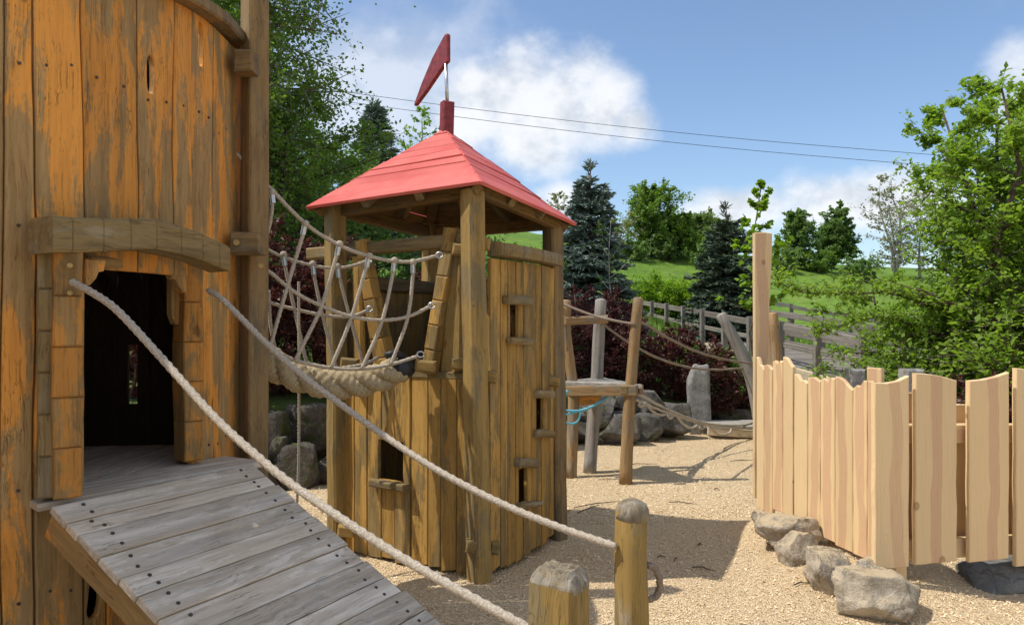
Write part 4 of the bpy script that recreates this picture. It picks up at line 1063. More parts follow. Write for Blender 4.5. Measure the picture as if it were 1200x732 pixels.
boulder(742, 458, 778, 488, 10.4, 15, M_ROCK, 'rounded grey upper boulder just right of the right log leg', group=G3)
boulder(744, 484, 775, 515, 10.2, 16, M_ROCK, 'squarish lower boulder below the rounded grey one', group=G3)
boulder(766, 472, 808, 512, 10.5, 17, M_ROCK, 'light grey block boulder against the standing stone', group=G3)
boulder(836, 478, 880, 502, 12.2, 18, M_ROCKD, 'half hidden boulder behind the low wooden step', group=G3)
ms = rock('standing_stone', U(818, 468, 10.9), (.165, .09, .52), 21, M_MONO, 3, 4, .06); tag(ms, 'tall narrow granite slab standing upright in front of the red hedge', 'stone')
F1 = 'rocks under the new fence'
def frock(x0, y0, x1, y1, d, seed, lab, depth=.7):
    c = U((x0 + x1) / 2, (y0 + y1) / 2, d) - V((0, 0, .025)); w_ = (x1 - x0) / 2 / F * d; h_ = (y1 - y0) / 2 / F * d
    o = rock('fieldstone', c, (w_, w_ * depth, h_), seed, M_SANDROCK, 5, 16, .085, rnd.uniform(-.2, .2), (.46, .74)); tag(o, lab, 'rock', F1)
frock(886, 594, 958, 642, 5.08, 31, 'farthest sandy rock at the left end of the new fence', .6)
frock(908, 618, 962, 668, 4.80, 35, 'grey rock below and in front of the farthest fence rock', .6)
frock(934, 638, 1008, 698, 4.46, 32, 'middle sandy rock below the slanting fence boards')
frock(1000, 648, 1050, 690, 4.45, 36, 'small stone wedged behind the largest fence rock', .7)
frock(980, 660, 1088, 724, 4.14, 33, 'largest pale rock at the fence corner, nearest the camera')
o = rock('stone_block', U(1206, 674, 4.93), (.52, .15, .10), 34, M_SLAB, 4, 4, .04, .26); tag(o, 'long dark cut stone block under the wide fence boards at right', 'stone')
for px, py, d, s_, lab in ((1002, 452, 8.2, .09, 'square granite post top peeking over the fence near the boardwalk'), (1068, 446, 7.6, .10, 'granite post top between fence corner and wide boards')):
    o = beam('granite_post', U(px, 560, d), U(px, 432, d), s_ * 2, s_ * 1.8, M_MONO, n=5, wob=.01, c=.02); tag(o, lab, 'post')

# ------------------------------------------------------------------ new board fence on the right
fe = empty('board_fence', (2.3, 4.4, .1), 'new pale pine board fence with wavy tops standing on rocks', 'fence')
c0, c1 = V((1.93, 5.82, 0)), V((2.30, 4.30, 0))
def fboard(A_, B_, z0, z1, tops, t=.03, mat=M_PINE, seed=0, bz=(0, 0)):
    """A_ left, B_ right (seen from outside); tops = heights above z1 across the width"""
    wd = (B_ - A_).length; M = frame((A_ + B_) / 2, B_ - A_); n = len(tops)
    top = [(-wd / 2 + .003 + (wd - .006) * i / (n - 1), z1 + tops[i]) for i in range(n)]
    m_ = 7
    r = [(wd / 2 - .003 + .008 * noise.noise((seed, i * .8, 1)), z0 + bz[1] + (z1 + tops[-1] - z0 - bz[1]) * i / m_) for i in range(m_)]
    l = [(-wd / 2 + .003 + .008 * noise.noise((seed, i * .8, 8)), z0 + bz[0] + (z1 + tops[0] - z0 - bz[0]) * i / m_) for i in range(m_)]
    return put('fence_board', slab('fence_board', [r + top[::-1] + l[::-1]], t, mat, .005, wav=.003), M, fe)
def fs_(px):
    k = (px - CX) / F; ax = (c1 - c0).normalized(); return (k * c0.y - c0.x) / (ax.x - k * ax.y)
axf = (c1 - c0).normalized()
eds = [(886, 895, 418, 433), (895, 905, 428, 433), (905, 917, 424, 424), (917, 929, 418, 430), (930, 946, 438, 449), (946, 961, 443, 447), (961, 978, 445, 444), (978, 999, 441, 457), (999, 1016, 455, 446)]
def zt(px, py): p = c0 + axf * fs_(px); return EYE - (py - HY) / F * p.y
bots = [598, 604, 600, 605, 612, 622, 632, 642, 652]
for k, (xa, xb, ya, yb) in enumerate(eds):
    a = c0 + axf * fs_(xa); b = c0 + axf * fs_(xb); za, zb = zt(xa, ya), zt(xb, yb); zm = (za + zb) / 2
    hump = [za - zm, (za - zm) * .6 + .012, .02 if k % 2 else -.012, (zb - zm) * .6 + .010, zb - zm]
    zlow = zt(xa, bots[k] - 4)
    fboard(a, b, zlow, zm, hump, seed=k * 3.7)
# corner boards
a = c0 + axf * fs_(1016); b = c0 + axf * fs_(1024); 
fboard(a, b, zt(1020, 664), zt(1016, 446), [0, .0, 0], seed=50)
crn = U(1024, 446, 4.42); crn.z = 0
dB = V((1.0, .27, 0)).normalized(); B0 = V((crn.x, crn.y, 0)); 
def bx(px): # meets the right-hand run
    k = (px - CX) / F; return B0 + dB * ((k * B0.y - B0.x) / (dB.x - k * dB.y))
def zb_(px, py): p = bx(px); return EYE - (py - HY) / F * p.y
for k, (xa, xb, tops_, yb) in enumerate(((1025, 1066, (448, 449, 447, 441), 668), (1073, 1122, (437, 438, 440, 443, 447), 662), (1136, 1183, (446, 445, 442, 437), 659), (1191, 1240, (431, 433, 436, 439, 437), 664), (1252, 1300, (440, 437, 442, 446), 660), (1312, 1362, (438, 442, 440, 436), 660))):
    a, b = bx(xa), bx(xb); zz = [zb_(xa, y) for y in tops_]; zm = sum(zz) / len(zz)
    fboard(a, b, zb_(xa, yb), zm, [z - zm for z in zz], seed=60 + k * 5, t=.035)
# rails and rear boards of the right-hand run
for z in (1.02, .30): beam('fence_rail', bx(1040) + V((0, .10, z - .09)), bx(1380) + V((0, .10, z - .17)), .12, .06, M_PINE, fe, side=(0, 0, 1), n=3)
BR = B0 + V((-.04, .16, 0))
for xa, xb, yt in ((1044, 1086, 462), (1102, 1148, 476), (1160, 1204, 520), (1222, 1268, 470), (1286, 1328, 480)):
    q_ = [BR + dB * (((x - CX) / F * BR.y - BR.x) / (dB.x - (x - CX) / F * dB.y)) for x in (xa, xb)]
    fboard(q_[0], q_[1], .16, EYE - (yt - HY) / F * q_[0].y, [0, .01, .0], seed=xa)
# rails and rear boards of the left-hand run
inn = V((-axf.y, axf.x, 0)); inn = inn if inn.x > 0 else -inn
for z in (1.05, .35): beam('fence_rail', c0 + inn * .075 + V((0, 0, z)), c0 + axf * 1.22 + inn * .075 + V((0, 0, z)), .12, .06, M_PINE, fe, side=(0, 0, 1), n=3)
q = c0 + axf * fs_(1002) + inn * .14; M = frame(q, axf)
put('fence_board', slab('fence_board', [rect(.13, 1.04, 5, .004, 3)], .03, M_PINE, .005), frame(q + V((0, 0, .28)), axf), fe)
for u in (.25, .75, 1.3):
    beam('fence_post', c0 + axf * u + inn * .15 + V((0, 0, -.1)), c0 + axf * u + inn * .15 + V((0, 0, 1.0)), .09, .09, M_PINE, fe, side=axf)
# the tall board at its left end
ta = U(884, 272, 5.95); tb = U(906, 272, 5.95)
tl = [(-.077, .2), (-.075, 1.0), (-.075, 1.6), (-.078, 2.0), (-.079, 2.335), (.0, 2.342), (.073, 2.335), (.072, 2.2), (.064, 2.0), (.052, 1.8), (.047, 1.6), (.053, 1.2), (.06, .6), (.062, .2)]
put('fence_board', slab('fence_board', [tl], .04, M_PINE, .006), frame(V(((ta.x + tb.x) / 2, 5.95, 0)), (1, .12, 0)), fe, 'much taller plain board rising above the fence')

# ------------------------------------------------------------------ boardwalk and field fence
bw = empty('boardwalk', (7.6, 26, 1), 'grey wooden boardwalk with post and rail sides sloping down the bank', 'boardwalk')
w0, w1 = V((4.35, 30, 2.05)), V((6.55, 12.2, .60)); wd_ = (w1 - w0).normalized(); ws = V((-wd_.y, wd_.x, 0)).normalized(); ws = ws if ws.x > 0 else -ws
WL = (w1 - w0).length; nb = 102
bme = slab('deck_board', [rect(.165, 1.5, 1, 0, 0)], .04, M_RAIL, .004)
for k in range(nb):
    o = w0 + wd_ * (WL * (k + .5) / nb) - ws * .75 + V((0, 0, rnd.uniform(-.006, .006)))
    M = frame(o, wd_, ws)
    if M.col[1].z > 0: M = frame(o, -wd_, ws)
    put('deck_board', bme, M, bw)
for s_ in (-1, 1):
    off = ws * (.78 * s_)
    beam('edge_beam', w0 + off + V((0, 0, -.12)), w1 + off + V((0, 0, -.12)), .20, .08, M_PALE if s_ < 0 else M_RAIL, bw, side=(0, 0, 1), n=4)
    for z in ((.72, .37) if s_ < 0 else (.76, .54, .32, .12)):
        m_ = 5
        for q in range(m_):
            beam('rail', w0.lerp(w1, q / m_) + off + V((0, 0, z)), w0.lerp(w1, (q + .995) / m_) + off + V((0, 0, z + rnd.uniform(-.02, .02))), .14 if z > .7 else .10, .05, M_RAIL, bw, side=(0, 0, 1), n=3, wob=.01)
    n = 13
    for q in range(n + 1):
        p = w0.lerp(w1, q / n) + off * 1.07; beam('post', p + V((0, 0, -1.3)), p + V((0, 0, .84)), .12, .12, M_RAIL, bw, side=ws, n=3)
ffn = empty('field_fence', (12, 30, 1.5), 'dark old two rail field fence crossing the meadow', 'fence')
fp = [(10.6, 41), (11.2, 36), (11.7, 31), (12.1, 26.5), (12.5, 22.5), (13.2, 19)]
for i, (x, y) in enumerate(fp):
    z = hill(x, y); beam('post', (x, y, z - .3), (x, y, z + .95), .13, .13, M_DARKRAIL, ffn, n=2)
    if i:
        x0, y0 = fp[i - 1]; z0 = hill(x0, y0)
        for h_ in (.42, .82): beam('rail', (x0, y0, z0 + h_), (x, y, z + h_ + rnd.uniform(-.05, .05)), .15, .06, M_DARKRAIL, ffn, side=(0, 0, 1), n=4, wob=.02)

# ------------------------------------------------------------------ plants
def leaf_quads(C, S, rs_, up=.5, asp=.55):
    n = len(C); nrm_ = rs_.randn(n, 3); nrm_[:, 2] = np.abs(nrm_[:, 2]) * 1.0 + up; nrm_ /= np.linalg.norm(nrm_, axis=1)[:, None]
    a = rs_.randn(n, 3); a -= nrm_ * (a * nrm_).sum(1)[:, None]; a /= np.linalg.norm(a, axis=1)[:, None] + 1e-9; b = np.cross(nrm_, a)
    S = S[:, None]
    q = np.stack([C - a * S * .5, C - a * S * .05 + b * S * asp * .5 + nrm_ * S * .10, C + a * S * .5, C - a * S * .05 - b * S * asp * .5 + nrm_ * S * .10], 1)
    return q.reshape(-1, 3)
def grow(base, H, crown_r, clear, nl, nt, leaves, ls, seed, prof, lean=(0, 0), tw_spread=.5, droop=0., up=.6, jit=.12, trunk_r=None, skew=0., stems=1, twl=.38):
    """returns wood (verts,faces) and leaf centres"""
    rs_ = np.random.RandomState(seed); base = np.array(base, float); parts = []; cen = []
    r0 = trunk_r or H * .018
    for st in range(stems):
        ang = rs_.rand() * 6.28; sp = (crown_r * .45 if stems > 1 else 0)
        top = base + np.array([lean[0] + sp * math.cos(ang), lean[1] + sp * math.sin(ang), H * (1 if stems == 1 else .75 + .25 * rs_.rand())])
        ctl = [base + (top - base) * t + np.array([rs_.randn() * .035 * H * t * (1 - t) * 3, rs_.randn() * .035 * H * t * (1 - t) * 3, 0]) for t in np.linspace(0, 1, 6)]
        tp = np.array(ctl)
        def trunk(t): 
            f = t * 5; i = min(4, int(f)); return tp[i] + (tp[i + 1] - tp[i]) * (f - i)
        parts.append(sweep([V(p) for p in ctl], [max(r0 * (1 - .88 * t), .008) for t in np.linspace(0, 1, 6)], 7))
        for k in range(nl // stems):
            t = clear + (1 - clear) * ((k + rs_.rand()) / (nl // stems)); u = (t - clear) / (1 - clear)
            az = k * 2.399 + rs_.rand() * .8; L = crown_r * prof(u) * (.65 + .5 * rs_.rand())
            if stems > 1: L *= .75
            d = np.array([math.cos(az), math.sin(az), 0]); p0 = trunk(t); rise = (up * (.4 + .9 * u) - droop * (1 - u)) * L
            p1 = p0 + d * L * .5 + np.array([0, 0, rise * .35]); p2 = p0 + d * L + np.array([skew * L, 0, rise])
            pts = [p0 * (1 - s) ** 2 + 2 * s * (1 - s) * p1 + s * s * p2 for s in np.linspace(0, 1, 4)]
            rb = max(r0 * (1 - t) * .55 + .006, .007)
            parts.append(sweep([V(p) for p in pts], [rb, rb * .7, rb * .45, .004], 4, caps=False))
            for j in range(nt):
                s = .2 + .8 * rs_.rand(); q0 = p0 * (1 - s) ** 2 + 2 * s * (1 - s) * p1 + s * s * p2
                tl_ = max(L, crown_r * .25) * twl * (.5 + rs_.rand()); dv = d * .8 + rs_.randn(3) * .75; dv[2] = dv[2] * .8 + up * .5 - droop * .8; dv /= np.linalg.norm(dv)
                q1 = q0 + dv * tl_
                parts.append(sweep([V(q0), V(q1)], [max(rb * .3, .003), .002], 3, caps=False))
                m = max(2, int(leaves * (.6 + .8 * rs_.rand())))
                f = rs_.rand(m, 1) ** .8
                cen.append(q0 + (q1 - q0) * f + rs_.randn(m, 3) * jit * tl_ * tw_spread * 2)
    cen = np.concatenate(cen)
    return join(parts), cen, ls * (.6 + .8 * rs_.rand(len(cen))), rs_
P_ROUND = lambda u: max(.12, math.sqrt(max(0, 1 - (1.75 * u - .75) ** 2)))
P_CONE = lambda u: .12 + .88 * (1 - u) ** .8
P_COL = lambda u: .35 + .65 * math.sin(math.pi * min(1, u * .9 + .12))
def plant(name, base, label, cat, leafmat, barkmat=None, group=None, upn=.5, asp=.55, parts=('trunk', 'crown'), **kw):
    root = empty(name, base, label, cat, group)
    (vs, fs), cen, S, rs_ = grow(base, **kw)
    b = V(base)
    put(parts[0], mesh(parts[0], [v - b for v in vs], fs, barkmat or M_BARK, smooth=True), Matrix.Translation(b), root)
    q = leaf_quads(cen - np.array(base), S, rs_, upn, asp)
    put(parts[1], npmesh(parts[1], q, 4, leafmat), Matrix.Translation(b), root)
    return root
def gpos(px, d): x = (px - CX) / F * d; return (x, d, hill(x, d) - .1)
def hgt(px, py, d): return EYE - (py - HY) / F * d - gpos(px, d)[2]

# large green tree on the right with upright shoots and long low boughs
x_, y_ = 5.85, 8.3
plant('fruit_tree', (x_, y_, 0), 'big leafy bright green bushy tree filling the right side behind the new fence', 'tree', M_LEAF_BIG, H=4.5, crown_r=1.95, clear=.05, nl=150, nt=17, leaves=20, ls=.072, seed=5,
      prof=lambda u: .22 + .80 * (1 - u) ** .9, up=.55, jit=.13, trunk_r=.08, stems=6, upn=.7)
plant('fruit_tree', (5.3, 9.6, 0), 'leafy bush with long low boughs reaching left over the fence', 'bush', M_LEAF_BIG, H=2.3, crown_r=1.6, clear=.08, nl=60, nt=14, leaves=18, ls=.068, seed=15,
      prof=lambda u: .45 + .5 * (1 - u), up=.12, jit=.12, trunk_r=.05, stems=3, skew=-.25, upn=.7)
plant('fruit_tree', (7.4, 9.4, 0), 'taller leafy green tree at the far right edge behind the bushy one', 'tree', M_LEAF_BIG, H=5.0, crown_r=2.0, clear=.1, nl=110, nt=15, leaves=20, ls=.072, seed=25,
      prof=P_COL, up=.5, jit=.13, trunk_r=.09, stems=3, upn=.7)
# long bare boughs with leaves
def bough(pts, seed, n, label):
    rs_ = np.random.RandomState(seed); P = resample(pts, .08); root = empty('leafy_bough', pts[0], label, 'branch')
    b = V(pts[0]); par = [sweep(P, np.linspace(.018, .004, len(P)), 5)]; cen = []
    for i in range(n):
        p = np.array(P[int(len(P) * (rs_.rand() ** .8) * .999)]); d = rs_.randn(3); d[2] = abs(d[2]) * .7; d /= np.linalg.norm(d); q = p + d * (.10 + .22 * rs_.rand())
        par.append(sweep([V(p), V(q)], [.004, .002], 3, caps=False)); m = 9
        cen.append(p + (q - p) * rs_.rand(m, 1) + rs_.randn(m, 3) * .035)
    v, f = join(par); put('branch', mesh('branch', [x - b for x in v], f, M_BARK, smooth=True), Matrix.Translation(b), root)
    cen = np.concatenate(cen) - np.array(b); put('leaves', npmesh('leaves', leaf_quads(cen, .058 * (.6 + .8 * rs_.rand(len(cen))), rs_, .7), 4, M_LEAF_BIG), Matrix.Translation(b), root)
bough([U(1120, 372, 8.9), U(1050, 345, 8.5), U(985, 345, 8.3), U(930, 340, 8.2), U(908, 322, 8.2)], 3, 150, 'long leafy bough reaching left across the meadow view, tip by the tall board')
bough([U(1110, 400, 9.2), U(1040, 372, 9.0), U(985, 382, 9.0), U(955, 392, 9.0)], 4, 110, 'lower drooping leafy bough in front of the boardwalk rails')

# big birch behind the left tower
plant('birch_tree', (-5.55, 13.0, 1.3), 'large birch with hanging foliage rising behind the orange tower and bridge', 'tree', M_LEAF_BIRCH, M_BARKP, H=13.0, crown_r=2.5, clear=.08, nl=170, nt=22, leaves=34, ls=.072, seed=8,
      prof=P_COL, up=.35, droop=.55, jit=.11, trunk_r=.14, upn=.3, asp=.7)
plant('birch_tree', (-3.9, 12.6, 1.2), 'low broad leafy tree under the birch, left of the red roof', 'tree', M_LEAF_BIRCH, H=4.3, crown_r=1.9, clear=.15, nl=46, nt=14, leaves=30, ls=.068, seed=18,
      prof=P_ROUND, up=.35, droop=.15, jit=.13, trunk_r=.08, upn=.4, asp=.7)
plant('birch_tree', (-8.5, 17.0, 2.5), 'tall green tree farther back behind the left tower', 'tree', M_LEAF_BIRCH, H=12.0, crown_r=3.4, clear=.08, nl=70, nt=13, leaves=20, ls=.11, seed=28, prof=P_COL, up=.35, jit=.14, trunk_r=.18)
# shrubs seen below the red roof
plant('green_shrub', gpos(440, 13.2), 'green shrub seen under the left half of the red roof', 'shrub', M_LEAF_MID, H=hgt(440, 232, 13.2), crown_r=1.25, clear=.08, nl=40, nt=12, leaves=18, ls=.07, seed=31, prof=P_ROUND, up=.5, stems=3)
plant('green_shrub', gpos(505, 14.0), 'green shrub behind the slanting pillars of the roofed tower', 'shrub', M_LEAF_MID, H=hgt(505, 262, 14.0), crown_r=1.3, clear=.08, nl=40, nt=12, leaves=18, ls=.07, seed=32, prof=P_ROUND, up=.5, stems=3)
plant('green_shrub', gpos(590, 16.0), 'yellow green low shrub showing above the right wall of the roofed tower', 'shrub', M_LEAF_BUSH, H=hgt(590, 286, 16), crown_r=1.2, clear=.08, nl=30, nt=10, leaves=16, ls=.07, seed=33, prof=P_ROUND, up=.5, stems=3)
# lime green bush and sapling behind the hedge
plant('lime_shrub', gpos(795, 25), 'sunlit lime green spreading shrub between the blue and the dark spruce', 'shrub', M_LEAF_LIME, H=hgt(795, 330, 25), crown_r=1.9, clear=.1, nl=90, nt=14, leaves=20, ls=.10, seed=41, prof=P_ROUND, up=.3, stems=3, upn=1.2)
plant('lime_shrub', gpos(752, 29), 'darker green shrub left of the lime green one', 'shrub', M_LEAF_BUSH, H=hgt(752, 345, 29), crown_r=1.3, clear=.1, nl=44, nt=12, leaves=18, ls=.10, seed=42, prof=P_ROUND, up=.3, stems=3, upn=.8)
plant('pale_sapling', gpos(716, 14.2), 'thin pale sapling with sparse leaves before the blue spruce', 'sapling', M_LEAF_BUSH, M_BARKP, H=hgt(716, 258, 14.2), crown_r=.55, clear=.2, nl=16, nt=5, leaves=6, ls=.06, seed=43, prof=P_COL, up=.9, trunk_r=.025)
plant('maple_sapling', gpos(893, 10.8)[:2] + (0.,), 'bright yellow green sapling sticking up behind the tall pale board', 'sapling', M_LEAF_LIME, H=EYE - (212 - HY) / F * 10.8, crown_r=.50, clear=.45, nl=22, nt=5, leaves=7, ls=.095, seed=44, prof=P_CONE, up=.8, trunk_r=.02, asp=.8)
plant('green_shrub', (3.55, 12.6, .1), 'small bright green bush beside the end of the red hedge', 'shrub', M_LEAF_BUSH, H=1.1, crown_r=.7, clear=.05, nl=30, nt=10, leaves=14, ls=.055, seed=45, prof=P_ROUND, up=.5, stems=3)

def spruce(base, H, Rw, seed, mat, label, nw=26, bare=.08, group=None, qs=.22):
    rs_ = np.random.RandomState(seed); root = empty('spruce_tree', base, label, 'spruce', group); b = np.array(base, float)
    parts = [sweep([V((0, 0, 0)), V((.02 * H * rs_.randn(), .0, H * .5)), V((0, 0, H))], [H * .02, H * .012, .012], 7)]
    Q = []
    def spray(p, d, L, w_):
        """flat tapering spray with needle tufts along d"""
        n = max(3, int(L / qs * 2.6)); f = np.linspace(.0, 1, n)[:, None]
        c = p + d * L * f; side = np.cross(d, [0, 0, 1.]); side /= np.linalg.norm(side) + 1e-9
        for s in (-1, 1, 0, 0):
            dd = d * .75 + side * s * .8 + rs_.randn(n, 3) * .22; dd[:, 2] += -.05 + .1 * (s == 0)
            dd /= np.linalg.norm(dd, axis=1)[:, None]; ln = qs * (.7 + .6 * rs_.rand(n, 1)) * (1.1 - .6 * f)
            nn = rs_.randn(n, 3); sd = np.cross(dd, nn); sd /= np.linalg.norm(sd, axis=1)[:, None] + 1e-9; ww = w_ * ln
            Q.append(np.stack([c - sd * ww * .3, c + dd * ln * .45 - sd * ww, c + dd * ln, c + dd * ln * .45 + sd * ww], 1).reshape(-1, 3))
    for k in range(nw):
        t = .03 + (.97 - bare) * k / nw; z = H * t; nb_ = 6 + int(5 * (1 - t))
        for j in range(nb_):
            az = 2 * math.pi * (j + rs_.rand() * .8) / nb_ + k; L = Rw * (1 - t) ** .85 * (.75 + .45 * rs_.rand()) + .05 * Rw
            tilt = -.35 + .75 * t + rs_.randn() * .10
            d = np.array([math.cos(az) * math.cos(tilt), math.sin(az) * math.cos(tilt), math.sin(tilt)]); p = np.array([0, 0, z + rs_.randn() * .02 * H])
            parts.append(sweep([V(p), V(p + d * L)], [.012 * H * .3, .003], 3, caps=False)); spray(p + d * L * .08, d, L * .92, .16)
            for m in range(int(3 + 4 * (1 - t))):
                f = .3 + .6 * rs_.rand(); s = 1 if rs_.rand() > .5 else -1; sd = np.cross(d, [0, 0, 1.]) * s
                d2 = d * .6 + sd * .7 + np.array([0, 0, -.12]); d2 /= np.linalg.norm(d2); spray(p + d * L * f, d2, L * (1 - f) * .8 + .08 * Rw, .16)
    for j in range(9):       # bare leading shoots
        az = rs_.rand() * 6.28; z = H * (1 - bare * (1.6 * rs_.rand())); d = np.array([math.cos(az) * .55, math.sin(az) * .55, .8]); p = np.array([0, 0, z]); L = H * .045 * (1 + rs_.rand())
        parts.append(sweep([V(p), V(p + d * L)], [.012, .006], 4)); 
        if j < 6: spray(p, d, L * .8, .12)
    M = Matrix.Translation(base); v, f = join(parts)
    put('trunk', mesh('trunk', v, f, M_BARK, smooth=True), M, root); put('crown', npmesh('crown', np.concatenate(Q), 4, mat), M, root)
bs_ = gpos(692, 18.5); spruce(bs_, hgt(692, 196, 18.5), 1.35, 51, M_NEEDLE_BLUE, 'blue grey spruce with bare leading shoots right of the red roof', 24, .10)
bs_ = gpos(851, 20); spruce(bs_, hgt(851, 243, 20), 1.5, 52, M_NEEDLE_DARK, 'dark untidy spruce just left of the tall pale board', 22, .10)
bs_ = gpos(439, 42); spruce(bs_, hgt(439, 122, 42), 2.6, 53, M_NEEDLE_BLUE, 'distant spruce rising above the left slope of the red roof', 24, .04, qs=.45)
# far trees on the crest
far = 'trees along the crest of the meadow'
def ftree(px, pytop, d, cr, seed, label, mat=M_LEAF_FAR, prof=P_ROUND, nl=64, leaves=32, ls=.21, bark=None, clear=.1, stems=1, nt=9, jit=.15):
    b = gpos(px, d); plant('broadleaf_tree', b, label, 'tree', mat, bark, far, H=hgt(px, pytop, d), crown_r=cr, clear=clear, nl=nl, nt=nt, leaves=leaves, ls=ls, seed=seed, prof=prof, up=.55, jit=jit, stems=stems)
ftree(763, 224, 58, 2.2, 61, 'rounded green tree on the crest right of the blue spruce', M_LEAF_BIRCH)
ftree(790, 256, 58, 1.5, 62, 'lower bushy tree just right of the rounded crest tree', M_LEAF_BIRCH)
ftree(822, 254, 62, 1.5, 63, 'small rounded tree on the crest left of the dark spruce')
ftree(842, 262, 64, 1.4, 64, 'crest tree half hidden behind the dark spruce top')
ftree(934, 250, 60, 1.35, 65, 'slim green tree alone on the crest right of the tall board', M_LEAF_MID, P_COL)
ftree(970, 268, 64, 1.3, 66, 'lower dark tree at left of the crest grove', M_LEAF_MID)
ftree(994, 240, 64, 1.9, 67, 'tallest dark green tree of the crest grove with pale stems', M_LEAF_MID, P_COL, bark=M_BARKP, clear=.2, stems=3)
ftree(1052, 204, 58, 2.8, 68, 'tall sparse whitish blossoming tree on the crest', M_LEAF_PALE, P_COL, nl=50, leaves=8, ls=.20, bark=M_BARKP, clear=.15, stems=3)
ftree(1078, 230, 60, 2.6, 69, 'sparse pale tree beside the whitish one, behind the big green tree', M_LEAF_PALE, P_COL, nl=40, leaves=8, ls=.2, bark=M_BARKP, clear=.15)
ftree(494, 130, 46, 1.6, 70, 'light feathery birch top right behind the roof beside the finial', M_LEAF_LIME, P_COL, nl=34, leaves=7, ls=.20, bark=M_BARKP)
ftree(655, 226, 52, 1.2, 71, 'slender pale sapling on the crest beside the right roof corner', M_LEAF_PALE, P_COL, nl=24, leaves=5, ls=.2, bark=M_BARKP)
ftree(715, 262, 56, 2.0, 72, 'pale blossoming bush on the crest behind the blue spruce', M_LEAF_PALE, nl=34, leaves=8, ls=.22)
for k, px in enumerate((742, 782, 806, 832, 916, 958, 1010)):
    b = gpos(px, 55 + (k % 3) * 2)
    plant('crest_bush', b, 'low dark bush in the row along the crest of the meadow', 'bush', (M_LEAF_MID, M_LEAF_FAR, M_LEAF_BIRCH)[k % 3], None, 'bushes along the crest', H=1.3 + .7 * ((k * 7) % 5) / 5, crown_r=1.5, clear=.05, nl=24, nt=8, leaves=20, ls=.19, seed=80 + k, prof=P_ROUND, up=.4)
for k, (px, d, h_) in enumerate(((340, 34, 5.5), (380, 36, 5), (300, 30, 7), (420, 40, 4.2), (270, 26, 9))):
    b = gpos(px, d); plant('hillside_tree', b, 'dark leafy tree on the slope behind the birch', 'tree', M_LEAF_BIRCH, None, 'trees on the left slope', H=h_, crown_r=2.4, clear=.05, nl=44, nt=10, leaves=26, ls=.15, seed=110 + k, prof=P_ROUND, up=.4)

# red barberry hedge
def barb(x, y, z, H, r_, seed, label, group, n=1.):
    plant('barberry_bush', (x, y, z), label, 'bush', M_LEAF_RED, M_TWIG, group, parts=('stems', 'leaves'), H=H, crown_r=r_, clear=.03, nl=int(64 * n), nt=13, leaves=18, ls=.040, seed=seed,
          prof=lambda u: .55 + .45 * math.sin(math.pi * min(1, u + .15)), up=.75, jit=.11, stems=5, trunk_r=.014, upn=.3, asp=.6)
GL, GR = 'dark red bushes behind the rope bridge', 'dark red hedge behind the log stand'
for k, (px, d, pyt, r_) in enumerate(((322, 8.3, 285, .75), (372, 8.6, 292, .75), (425, 9.0, 318, .75), (480, 9.4, 330, .75), (535, 9.9, 330, .75), (590, 10.3, 330, .75), (270, 8.0, 262, .8))):
    x = (px - CX) / F * d; z = hill(x, d) - .05; barb(x, d, z, EYE - (pyt - HY) / F * d - z, r_, 200 + k, 'dark purple red barberry bush above the mossy boulders behind the rope bridge', GL)
for k, (px, d, pyt, r_) in enumerate(((650, 11.0, 348, .8), (697, 11.5, 345, .75), (738, 11.7, 378, .7), (782, 12.0, 392, .7), (826, 12.2, 408, .65), (862, 12.4, 424, .5), (705, 12.6, 346, .7))):
    x = (px - CX) / F * d; z = hill(x, d) - .1; barb(x, d, z, EYE - (pyt - HY) / F * d - z, r_, 220 + k, 'dark purple red barberry bush of the hedge behind the log stand', GR)
for k, (px, d) in enumerate(((150, 7.6), (190, 7.7))):
    x = (px - CX) / F * d; barb(x, d, hill(x, d) - .05, 1.5, .7, 250 + k, 'dark red barberry bush glimpsed through the slot inside the dark doorway', 'dark red bushes behind the orange tower', .7)
for k, (x, y) in enumerate(((4.9, 7.3), (5.7, 6.9))):
    barb(x, y, 0, 1.05, .6, 240 + k, 'dark red barberry bush glimpsed between the wide fence boards', 'dark red bushes behind the new fence', .7)

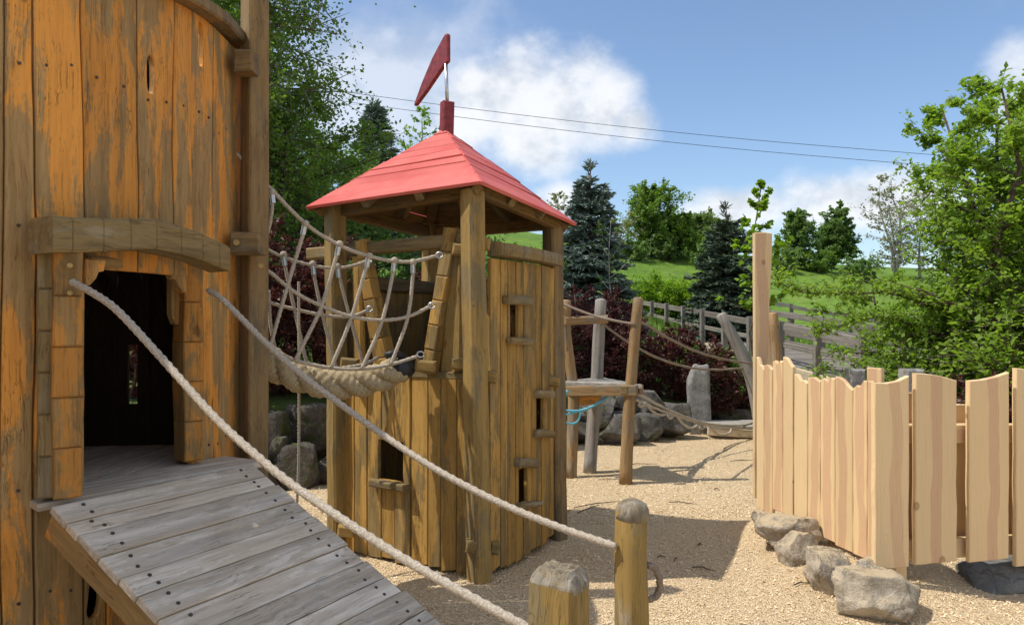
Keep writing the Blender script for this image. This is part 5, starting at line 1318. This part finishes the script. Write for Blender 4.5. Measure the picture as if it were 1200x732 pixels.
# grass tufts on the bank and near meadow
n = 26000
gyv = rs.rand(n) ** 1.2 * 14; gxv = rs.rand(n) * 22 - 8
gb = []
yy = np.array([yline(x) for x in gxv]) + 1.3 + gyv
zz = np.array([hill(x, y) for x, y in zip(gxv, yy)])
c = np.c_[gxv, yy, zz]; h_ = (.10 + .20 * rs.rand(n))[:, None]; a = rs.rand(n) * 6.283; sd = np.c_[np.cos(a), np.sin(a), np.zeros(n)] * .012; tip = np.c_[rs.randn(n) * .06, rs.randn(n) * .06, np.ones(n)] * h_
q = np.stack([c - sd, c + sd, c + tip], 1).reshape(-1, 3)
tag(put('grass', npmesh('grass', q, 3, M_GRASSBLADE)), kind='stuff')
# dark twigs and bark bits lying on the chips
tws = []
for (px, py, L, a) in ((700, 590, .5, .5), (690, 596, .35, .9), (750, 545, .4, .1), (800, 590, .25, -.3), (825, 668, .16, -.5), (792, 655, .07, 1), (775, 652, .06, .2), (905, 560, .2, .4), (870, 540, .35, .2), (940, 690, .12, .3), (820, 640, .05, .7), (840, 575, .06, .2), (660, 600, .3, .7)):
    d = EYE * F / (py - HY); x = (px - CX) / F * d; z = ground_z(x, d) + .010; e = V((math.cos(a), math.sin(a), 0)) * L / 2
    m_ = V((x, d, z)); tws.append(sweep([m_ - e, m_ - e * .2 + V((.01, .02, .006)), m_ + e * .4 + V((-.01, .0, .004)), m_ + e], [.004, .005, .004, .002], 5))
tag(put('twigs', mesh('twigs', *join(tws), M_BARK)), kind='stuff')

# ------------------------------------------------------------------ power line
for px, pyt in ((338, 96), (1112, 178)):
    b = gpos(px, 50); t_ = U(px, pyt, 50)
    o = put('utility_pole', mesh('utility_pole', *join([sweep([V(b), V((b[0], b[1], t_.z + .6))], [.16, .11], 10), sweep([t_ + V((-.9, 0, 0)), t_ + V((.9, 0, 0))], .06, 6)]), M_POLE))
    tag(o, 'utility pole behind the ' + ('birch at left' if px < 600 else 'big green tree at right') + ' carrying the wires', 'pole')
for (ya, ym, yb), lab, off in (((99, 146, 183), 'upper thin overhead wire crossing the sky', 0.), ((110, 158, 196), 'lower thin overhead wire crossing the sky', .6)):
    pts = [U(338, ya, 50 + off), U(600, (ya + (yb - ya) * .34 + 6), 50 + off), U(850, ya + (yb - ya) * .66 + 6.5, 50 + off), U(1112, yb, 50 + off)]
    v, f = sweep(resample(pts, 1.5), .018, 5); tag(put('power_line', mesh('power_line', v, f, M_WIRE)), lab, 'wire', 'overhead wires')
